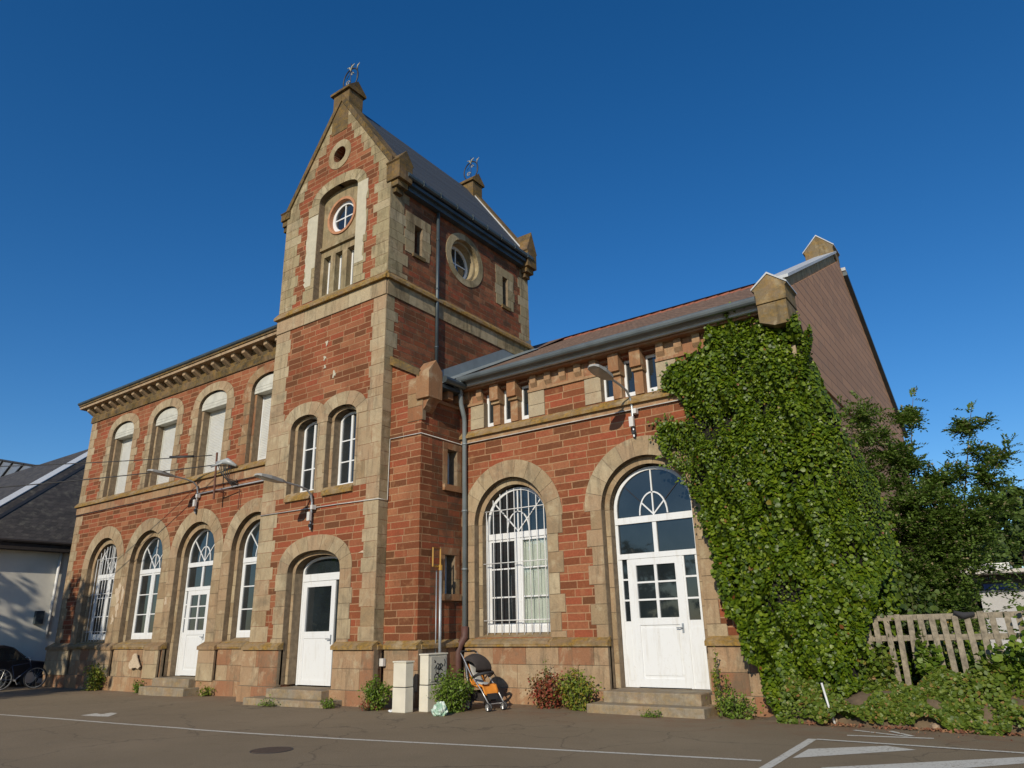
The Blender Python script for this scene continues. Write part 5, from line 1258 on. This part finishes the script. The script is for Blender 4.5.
# ------------------------------------------------------------------ wall lamps
def wall_lamp(x, Y, z0, label, first=False):
    root = empty('wall_lamp', (x, Y, z0), label, 'street lamp', 'street lamps on wall brackets')
    b = MB(); b.tube([(0, -.07, -.42), (0, -.07, .28), (0, -.12, .46), (0, -.26, .58), (0, -.55, .64), (0, -1.05, .68)], .026, 8); b.box(-.03, .03, -.07, 0, -.30, -.26); b.box(-.03, .03, -.07, 0, .1, .14)
    b.build('bracket_arm', GALV, root, smooth=False)
    h = MB(); vs = []
    for y, w_, zt, zb_ in ((-.95, .05, .70, .65), (-1.1, .12, .73, .64), (-1.45, .155, .77, .665), (-1.72, .13, .775, .70), (-1.80, .06, .76, .72)):
        vs += [(-w_, y, zb_), (w_, y, zb_), (w_, y, zt - .02), (w_ * .6, y, zt), (-w_ * .6, y, zt), (-w_, y, zt - .02)]
    h.raw(vs, [(i * 6 + j, i * 6 + (j + 1) % 6, (i + 1) * 6 + (j + 1) % 6, (i + 1) * 6 + j) for i in range(4) for j in range(6)] + [tuple(range(6))[::-1], tuple(range(24, 30))])
    hd = h.build('lamp_head', m_lamp, root)
    g = MB(); g.raw([(-.11, -1.15, .655), (.11, -1.15, .655), (.12, -1.45, .657), (.1, -1.70, .695), (-.1, -1.70, .695), (-.12, -1.45, .657)], [(0, 1, 2, 3, 4, 5)]); g.build('diffuser', m_simple('lamp_diffuser', (.42, .43, .40), .25, .05), hd)
    j = MB(); j.box(-.05, .05, -.17, -.10, -.20, .02); j.box(.05, .13, -.16, -.04, .08, .19); j.build('junction_box', CABLEW, root)
    k = MB(); k.tube([(0.03, -.1, -.2), (.05, -.09, -.32), (.02, -.06, -.45)], .012, 5); k.box(-.03, .04, -.12, -.05, -.36, -.28); k.build('wiring', CABLEB, root)
m_lamp = m_simple('grey_lamp_housing', (.34, .34, .32), .5, .08)
wall_lamp(-21.95, 13.0, 5.72, 'grey street lamp on a curved wall arm above the left wing door')
wall_lamp(-14.88, 12.0, 4.46, 'grey street lamp on a curved wall arm above the tower door')
wall_lamp(-6.57, 13.85, 5.85, 'grey street lamp on a curved wall arm above the right wing door')

CABLED = m_simple('grimy_white_duct', (.46, .44, .40), .6, .2)
# ------------------------------------------------------------------ cables
def cable(name, pts, r, mat, label, cat='cable'):
    b = MB(); b.tube(pts, r, 6); return tag(b.build(name, mat, smooth=True), label, cat)
def sag(p, q, s_, n=14): return [tuple(Vector(p).lerp(Vector(q), k / n) + Vector((0, 0, -4 * s_ * (k / n) * (1 - k / n)))) for k in range(n + 1)]
MT = empty('cable_mast', (-20.5, 12.62, 5.7), 'rusty wall mast with insulators carrying the overhead wires on the left wing', 'mast')
b = MB(); b.tube([(-20.45, 12.60, 5.55), (-20.55, 12.60, 7.05)], .032, 8); keep_world(b.build('pole', RUST), MT)
b = MB(); b.tube([(-20.46, 12.60, 5.80), (-20.44, 13.0, 5.80)], .02, 6); b.tube([(-19.6, 12.92, 5.2), (-19.6, 12.92, 5.8), (-20.46, 12.62, 5.82)], .018, 6); b.tube([(-20.54, 12.60, 6.62), (-20.2, 12.95, 6.62)], .02, 6); keep_world(b.build('bracket', RUST), MT)
b = MB(); b.tube([(-20.75, 12.58, 6.62), (-20.2, 12.6, 6.66)], .035, 8); b.tube([(-20.5, 12.6, 6.7), (-20.1, 12.7, 6.72), (-19.8, 12.85, 6.55)], .06, 8, [.05, .11, .04]); keep_world(b.build('insulator', m_simple('grey_porcelain', (.35, .37, .37), .4, .1), smooth=True), MT)
b = MB()
for k in range(6): b.tube([(-20.45 + .1 * k, 12.62 + .03 * k, 6.62), (-20.35 + .08 * k, 12.7, 6.35 - .05 * k), (-20.2 + .1 * k, 12.9, 6.1 - .08 * (k % 3)), (-19.9, 12.95, 6.0 + .03 * k)], .013, 5)
keep_world(b.build('wiring', CABLEB, smooth=True), MT)
cable('overhead_wire', sag((-26.4, 7.0, 6.48), (-20.8, 12.6, 7.0), .06), .014, CABLEB, 'upper thin black overhead wire running to the wall mast')
cable('overhead_wire', sag((-27.4, 6.6, 5.75), (-20.7, 12.6, 6.66), .08), .017, CABLEB, 'lower thicker black overhead wire running to the wall mast')
for s_ in (0,):
    cable('wire_clamp', [(-21.75, 11.72, 6.93), (-21.2, 12.22, 6.96)], .04, CABLEB, 'short black sleeve clamped on the upper overhead wire near the mast', 'clamp')
cable('wall_cable', [(-21.9, 12.95, 5.93), (-19.6, 12.94, 5.93), (-17.14, 12.94, 5.92)], .028, m_simple('grey_cable', (.33, .33, .33), .5), 'thick grey cable clipped along the left wing wall below the sill course')
cable('wall_cable', [(XL0, 12.945, 6.08), (-24, 12.945, 6.10), (-17.14, 12.945, 6.11)], .014, CABLEB, 'thin black cable running under the sill course of the left wing')
cable('cable_duct', [(-17.08, 11.972, 4.62), (-14.0, 11.972, 4.59), (XT1 + .02, 11.972, 4.56), (XT1 + .025, 12.26, 4.56), (XT1 + .03, 12.275, 6.08), (XB1 + .02, 12.275, 6.06), (XB1 + .025, 13.8, 6.05), (-6, 13.785, 6.05), (-5, 13.785, 6.05)], .013, CABLED, 'thin white cable duct running round the tower, turret and right wing')

# ------------------------------------------------------------------ vent pole with yellow frame
VP = empty('standpipe', (-11.28, 12.95, 0), 'steel pipe with a yellow frame on top standing beside the turret wall', 'pipe')
b = MB(); b.tube([(-11.27, 12.84, 0), (-11.27, 12.84, 2.92)], .035, 10); b.tube([(-11.36, 12.80, 0), (-11.36, 12.80, 2.86)], .014, 6); keep_world(b.build('pipe', GALV, smooth=True), VP)
b = MB(); y0_, y1_ = 12.60, 12.86
b.tube([(-11.30, y1_, 2.90), (-11.30, y1_, 3.36), (-11.30, y0_, 3.36), (-11.30, y0_, 2.94), (-11.30, y1_, 2.94)], .022, 4); b.tube([(-11.27, 12.84, 2.86), (-11.27, 12.84, 2.98)], .045, 8); keep_world(b.build('frame', YELLOWP), VP)

# ------------------------------------------------------------------ utility cabinets
CABM = m_simple('cream_cabinet_plastic', (.62, .58, .47), .6, .07, scale=3)
def cabinet(x0, x1, y0, y1, h, seam, label, door_side=False):
    root = empty('utility_cabinet', ((x0 + x1) / 2, (y0 + y1) / 2, 0), label, 'cabinet')
    b = MB(); b.box(x0, x1, y0, y1, 0, seam - .006); keep_world(b.build('base', CABM, bevel=.012), root)
    b = MB(); b.box(x0 + .004, x1 - .004, y0 + .004, y1 - .004, seam + .006, h - .03); keep_world(b.build('body', CABM, bevel=.012), root)
    b = MB(); b.box(x0 - .012, x1 + .012, y0 - .012, y1 + .012, h - .032, h); keep_world(b.build('lid', CABM, bevel=.01), root)
    b = MB(); b.box(x0 + .01, x1 - .01, y0 + .01, y1 - .01, seam - .0065, seam + .0065); keep_world(b.build('seam', DARK), root)
    return root
cabinet(-11.24, -10.88, 11.36, 11.60, .97, .47, 'shorter pale cream cabinet in front of the turret')
cb_ = cabinet(-10.80, -10.56, 11.68, 12.28, 1.10, .50, 'taller pale cream cabinet with black graffiti on its side')
b = MB(); b.box(-10.566, -10.552, 11.76, 12.22, .56, 1.04); dr = keep_world(b.build('door', m_simple('grey_cabinet_door', (.47, .45, .38), .6, .08), bevel=.004), cb_)
g = MB(F_side(-10.549))
def stroke(pts, wd=.016):
    for p, q in zip(pts[:-1], pts[1:]): g.bar(p, q, wd, -.0005 - .0001 * (len(g.f) % 17), .002)
stroke([(11.86, .97), (11.90, .93), (11.86, .93)], .02); stroke([(12.17, .98), (12.19, .92), (12.16, .84)], .014)
stroke([(11.86, .80), (11.93, .88), (11.90, .76)], .012); stroke([(11.94, .90), (12.02, .88), (11.95, .80), (12.03, .78), (12.05, .90)], .022); stroke([(12.06, .90), (12.12, .86), (12.05, .80), (12.12, .76)], .02); stroke([(11.9, .74), (11.99, .70), (12.0, .82)], .016)
stroke([(11.93 + .065 * cos(t), .63 + .075 * sin(t)) for t in np.linspace(-.5, 5.4, 14)], .02); stroke([(12.09 + .06 * cos(t), .64 + .07 * sin(t)) for t in np.linspace(-2.5, 3.4, 14)], .018); stroke([(11.93 + .028 * cos(t), .61 + .03 * sin(t)) for t in np.linspace(0, 6.2, 9)], .012)
gr = g.build('graffiti', m_simple('black_spray_paint', (.015, .015, .015), .5)); gr.parent = dr; gr.matrix_parent_inverse = Matrix.Translation(Vector(cb_.location) * 1).inverted() if False else Matrix.Identity(4)

# ------------------------------------------------------------------ carrier bag and litter
def crumple(name, loc, sx_, sy_, sz_, mat, label, cat, seed=3, sub=4):
    bm = bmesh.new(); bmesh.ops.create_icosphere(bm, subdivisions=sub, radius=1); rng = random.Random(seed)
    dirs = [Vector((rng.gauss(0, 1), rng.gauss(0, 1), rng.gauss(0, 1))).normalized() for _ in range(26)]
    for v in bm.verts:
        p = v.co.normalized(); d = 1.0
        for k, q in enumerate(dirs): d -= .10 * max(0, 1 - abs(p.dot(q)) * (3 + k % 4))
        d += .05 * sin(p.x * 9 + p.z * 7) * sin(p.y * 11 + 2)
        d += .06 * sin(p.x * 23 + p.y * 17) * sin(p.z * 19 + p.x * 8); top = max(0, p.z); v.co = Vector((p.x * sx_ * d * (1 - .35 * top), p.y * sy_ * d * (1 - .35 * top), max(-.0, (p.z * .62 + .38)) * sz_ * d))
    me = bpy.data.meshes.new(name); bm.to_mesh(me); bm.free(); me.materials.append(mat); o = bpy.data.objects.new(name, me); COL.objects.link(o); o.location = loc
    return tag(o, label, cat)
M = NT('thin_green_plastic'); c_ = M.ramp(M.noise(7, 4, .6), [(.30, (.50, .42, .08)), (.38, (.25, .42, .30)), (.52, (.36, .52, .40)), (.60, (.66, .72, .64)), (.70, (.22, .40, .34))]); M.col(c_); M.rough(.35); M.b.inputs['Subsurface Weight'].default_value = .0; M.bump(M.noise(18, 5, .7), .8, .02)
crumple('plastic_bag', (-9.93, 11.33, 0), .24, .17, .33, M.m, 'crumpled pale green plastic bag on the asphalt in front of the round bush', 'bag')
crumple('waste_paper', (-11.32, 11.42, 0), .09, .06, .06, WHITE, 'scrap of white paper at the foot of the shorter cabinet', 'litter', 9, 3)

# ------------------------------------------------------------------ pushchair
SR = empty('pushchair', (-9.80, 12.55, 0), 'orange, grey and black pushchair parked against the station wall', 'pushchair')
SR.rotation_euler = (0, 0, radians(-12)); SR.scale = (.95, 1, 1.06)
ALU = m_simple('brushed_aluminium', (.50, .50, .49), .35, .08, metal=.6); FAB = m_simple('dark_brown_fabric', (.035, .028, .025), .9, .2); ORG = m_simple('orange_fabric', (.72, .25, .025), .8, .1); GRF = m_simple('light_grey_fabric', (.38, .38, .36), .85, .08)
def wheel(cx, cy, r, w_, hub=True, nm='wheel'):
    b = MB(); N = 20
    def ringy(rr, y): return [(cx + rr * cos(2 * pi * k / N), y, r + rr * sin(2 * pi * k / N)) for k in range(N)]
    prof = [(r * .72, cy - w_ / 2), (r * .95, cy - w_ / 2), (r, cy - w_ / 4), (r, cy + w_ / 4), (r * .95, cy + w_ / 2), (r * .72, cy + w_ / 2)]
    vs = []
    for rr, y in prof: vs += ringy(rr, y)
    m_ = len(prof); b.raw(vs, [(i * N + k, i * N + (k + 1) % N, ((i + 1) % m_) * N + (k + 1) % N, ((i + 1) % m_) * N + k) for i in range(m_) for k in range(N)])
    wo = b.build(nm, BLACKR, SR, smooth=False)
    h = MB()
    for k in range(5):
        a = 2 * pi * k / 5; h.tube([(cx, cy - w_ * .3, r), (cx + r * .74 * cos(a), cy - w_ * .3, r + r * .74 * sin(a))], r * .14, 5)
    h.tube([(cx, cy - w_ * .6, r), (cx, cy + w_ * .6, r)], r * .22, 8); h.tube([(cx + r * .72 * cos(2 * pi * k / 16), cy - w_ * .3, r + r * .72 * sin(2 * pi * k / 16)) for k in range(17)], r * .08, 5)
    h.build('hub', ALU, wo)
wheel(-.20, -.25, .105, .04); wheel(-.20, .25, .105, .04)
for yy in (-.20, .20):
    for e_ in (-.03, .03): wheel(.40, yy + e_, .075, .022)
for s_ in (-1, 1):
    b = MB(); y = s_ * .22; b.tube([(-.52, y, 1.02), (-.44, y, .95), (-.15, y, .62), (.18, y * .95, .36), (.40, s_ * .2, .13)], .012, 8); b.build('frame_tube', ALU, SR, smooth=True)
    b = MB(); b.tube([(-.34, y, .82), (-.25, y * 1.05, .45), (-.20, s_ * .25, .1)], .011, 8); b.build('frame_tube', ALU, SR, smooth=True)
b = MB(); b.tube([(-.52, -.22, 1.02), (-.56, -.18, 1.05), (-.56, .18, 1.05), (-.52, .22, 1.02)], .018, 8); b.build('handle', BLACKR, SR, smooth=True)
b = MB(); b.tube([(-.20, -.25, .095), (-.20, .25, .095)], .01, 6); b.tube([(.40, -.2, .13), (.40, .2, .13)], .01, 6); b.build('axle', ALU, SR)
def sheet(rows, nm, m_, th=.02):
    b = MB(); n = len(rows[0]); vs = [p for r_ in rows for p in r_]; m2 = len(rows)
    b.raw(vs + [(x, y, z - th) for x, y, z in vs], [(i * n + j, i * n + j + 1, (i + 1) * n + j + 1, (i + 1) * n + j) for i in range(m2 - 1) for j in range(n - 1)] + [(m2 * n + i * n + j, m2 * n + (i + 1) * n + j, m2 * n + (i + 1) * n + j + 1, m2 * n + i * n + j + 1) for i in range(m2 - 1) for j in range(n - 1)]
          + [(i * n, (i + 1) * n, m2 * n + (i + 1) * n, m2 * n + i * n) for i in range(m2 - 1)] + [(i * n + n - 1, m2 * n + i * n + n - 1, m2 * n + (i + 1) * n + n - 1, (i + 1) * n + n - 1) for i in range(m2 - 1)] + [(j, m2 * n + j, m2 * n + j + 1, j + 1) for j in range(n - 1)] + [((m2 - 1) * n + j, (m2 - 1) * n + j + 1, m2 * n + (m2 - 1) * n + j + 1, m2 * n + (m2 - 1) * n + j) for j in range(n - 1)])
    return b.build(nm, m_, SR, smooth=True)
ys_ = [-.19, -.15, -.07, 0, .07, .15, .19]
def row(x, z, lift=.05): return [(x + (-.02 if abs(y) > .14 else 0), y, z + (lift if abs(y) > .17 else (.02 if abs(y) > .1 else 0))) for y in ys_]
sheet([row(-.42, .90), row(-.33, .72), row(-.22, .50), row(-.14, .42)], 'backrest', ORG, .03)
sheet([[(x + .02, y * .55, z + .02) for x, y, z in row(-.40, .86, 0)], [(x + .02, y * .55, z + .02) for x, y, z in row(-.30, .66, 0)], [(x + .02, y * .5, z + .03) for x, y, z in row(-.12, .45, 0)], [(x, y * .5, z + .03) for x, y, z in row(.08, .43, 0)]], 'seat_liner', GRF, .012)
sheet([row(-.14, .42), row(0, .40), row(.12, .42), row(.20, .40), row(.27, .28)], 'seat', ORG, .03)
b = MB(); N_ = 10; rows_ = []
for i in range(8):
    a = radians(-15 + i * 19); rows_.append([(-.30 + .30 * cos(a) * 1.0, .215 * cos(pi * j / N_) * -1, .74 + .27 * sin(a) * (.55 + .45 * sin(pi * j / N_))) for j in range(N_ + 1)])
sheet(rows_, 'canopy', FAB, .012)
b = MB(); b.raw([(-.47, -.2, .92), (-.47, .2, .92), (-.30, .215, .45), (-.30, -.215, .45), (-.35, -.21, .92), (-.35, .21, .92), (-.2, .2, .45), (-.2, -.2, .45)], [(0, 1, 2, 3), (0, 3, 7, 4), (1, 5, 6, 2)]); b.build('back_cover', FAB, SR)
b = MB(); b.tube([(-.10, -.22, .58), (.05, -.2, .64), (.16, -.12, .66), (.18, 0, .665), (.16, .12, .66), (.05, .2, .64), (-.10, .22, .58)], .028, 8); b.build('bumper_bar', BLACKR, SR, smooth=True)
b = MB(); b.raw([(-.27, -.2, .34), (.22, -.18, .30), (.22, .18, .30), (-.27, .2, .34), (-.22, -.16, .16), (.2, -.15, .16), (.2, .15, .16), (-.22, .16, .16)], [(0, 1, 5, 4), (1, 2, 6, 5), (2, 3, 7, 6), (3, 0, 4, 7), (4, 5, 6, 7)]); b.build('basket', FAB, SR)
b = MB(); b.tube([(-.53, .0, 1.05), (-.52, .02, 1.08)], .02, 6); b.box(-.55, -.50, -.03, .03, 1.06, 1.085); b.build('handle_console', YELLOWP, SR)
b = MB(); b.raw([(.27, -.13, .30), (.27, .13, .30), (.32, .12, .20), (.32, -.12, .20), (.25, -.13, .30), (.25, .13, .30), (.30, .12, .20), (.30, -.12, .20)], [(0, 1, 2, 3), (4, 7, 6, 5), (0, 3, 7, 4), (1, 5, 6, 2), (2, 6, 7, 3), (0, 4, 5, 1)]); b.build('footrest', BLACKR, SR)

# ------------------------------------------------------------------ bicycles and car in the shade
def bicycle(loc, rot, frame_m, label):
    root = empty('bicycle', loc, label, 'bicycle', 'bicycles at the left end of the station'); root.rotation_euler = (0, 0, rot)
    R = .35
    for cx in (0, 1.06):
        b = MB(); b.tube([(cx + R * cos(2 * pi * k / 28), 0, R + R * sin(2 * pi * k / 28)) for k in range(29)], .019, 6); wo = b.build('wheel', BLACKR, root, smooth=True)
        b = MB(); b.tube([(cx + (R - .03) * cos(2 * pi * k / 28), 0, R + (R - .03) * sin(2 * pi * k / 28)) for k in range(29)], .010, 5)
        for k in range(14): a = 2 * pi * k / 14; b.tube([(cx, 0.02 * (-1) ** k, R), (cx + (R - .03) * cos(a), 0, R + (R - .03) * sin(a))], .0025, 3)
        b.tube([(cx, -.05, R), (cx, .05, R)], .02, 6); b.build('rim', ALU, wo)
    b = MB(); bb, st, ht, hb = (.42, 0, .30), (.28, 0, .78), (.82, 0, .86), (.87, 0, .70)
    for p, q, r_ in ((bb, st, .016), (bb, hb, .018), (st, ht, .016), (st, (0, 0, R), .009), (bb, (0, 0, R), .011), (ht, hb, .02), (hb, (1.06, 0, R), .013)): b.tube([p, q], r_, 6)
    b.build('frame', frame_m, root, smooth=True)
    b = MB(); b.tube([ht, (.79, 0, 1.0)], .013, 6); b.tube([(.72, -.28, 1.03), (.78, -.18, 1.04), (.79, 0, 1.0), (.78, .18, 1.04), (.72, .28, 1.03)], .012, 6); b.build('handlebar', ALU, root, smooth=True)
    b = MB(); b.tube([st, (.25, 0, .93)], .012, 6); b.raw([(.12, -.07, .95), (.12, .07, .95), (.38, .02, .96), (.38, -.02, .96), (.12, -.06, .91), (.12, .06, .91), (.38, .015, .93), (.38, -.015, .93)], [(0, 3, 2, 1), (4, 5, 6, 7), (0, 1, 5, 4), (1, 2, 6, 5), (2, 3, 7, 6), (3, 0, 4, 7)]); b.build('saddle', BLACKR, root)
    b = MB(); b.tube([(.42, -.07, .30), (.42, .07, .30)], .03, 8); b.tube([(.42, -.07, .3), (.5, -.08, .16)], .01, 5); b.tube([(.42, .07, .3), (.34, .08, .44)], .01, 5); b.build('crank', ALU, root)
bicycle((-29.75, 11.15, -.11), radians(86), m_simple('blue_frame_paint', (.02, .03, .06), .35, .1), 'dark bicycle with a blue frame nearest the station corner')
bicycle((-29.95, 9.95, -.11), radians(82), m_simple('dark_frame_paint', (.03, .03, .03), .35, .1), 'dark bicycle at the left edge of the photo behind the painted line')
CR = empty('parked_car', (-31.9, 11.4, -.11), 'small dark car parked in the shade against the white house', 'car')
PAINTB = m_simple('dark_blue_car_paint', (.008, .010, .016), .3, .08); CR.rotation_euler = (0, 0, radians(90))
b = MB(F_front(0)); b.prism([(-1.85, .25), (1.85, .25), (1.9, .55), (1.8, .82), (1.1, .92), (.5, 1.38), (.2, 1.46), (-1.1, 1.47), (-1.55, 1.3), (-1.82, .9), (-1.9, .6)], -.80, .80); b.build('body', PAINTB, CR, bevel=.08)
for s_ in (-1, 1):
    b = MB(F_front(0)); b.prism([(1.0, .93), (.45, 1.34), (-1.05, 1.38), (-1.4, 1.2), (-1.45, .93)], s_ * .804, s_ * .812) if s_ > 0 else b.prism([(1.0, .93), (.45, 1.34), (-1.05, 1.38), (-1.4, 1.2), (-1.45, .93)], -.812, -.804); b.build('side_window', GLASS, CR)
b = MB(); b.raw([(1.14, -.68, .93), (1.14, .68, .93), (.56, .6, 1.38), (.56, -.6, 1.38)], [(0, 1, 2, 3)]); b.build('windscreen', GLASS, CR)
for cx in (-1.2, 1.2):
    for s_ in (-1, 1):
        b = MB(); b.tube([(cx, s_ * .66, .3), (cx, s_ * .83, .3)], .30, 20); wo = b.build('wheel', BLACKR, CR); b = MB(); b.tube([(cx, s_ * .80, .3), (cx, s_ * .838, .3)], .19, 14); b.build('rim', ALU, wo)
for s_ in (-1, 1): b = MB(); b.box(1.84, 1.905, s_ * .62 - .14, s_ * .62 + .14, .58, .72); b.build('headlight', m_simple('headlight_glass', (.5, .5, .5), .15), CR)
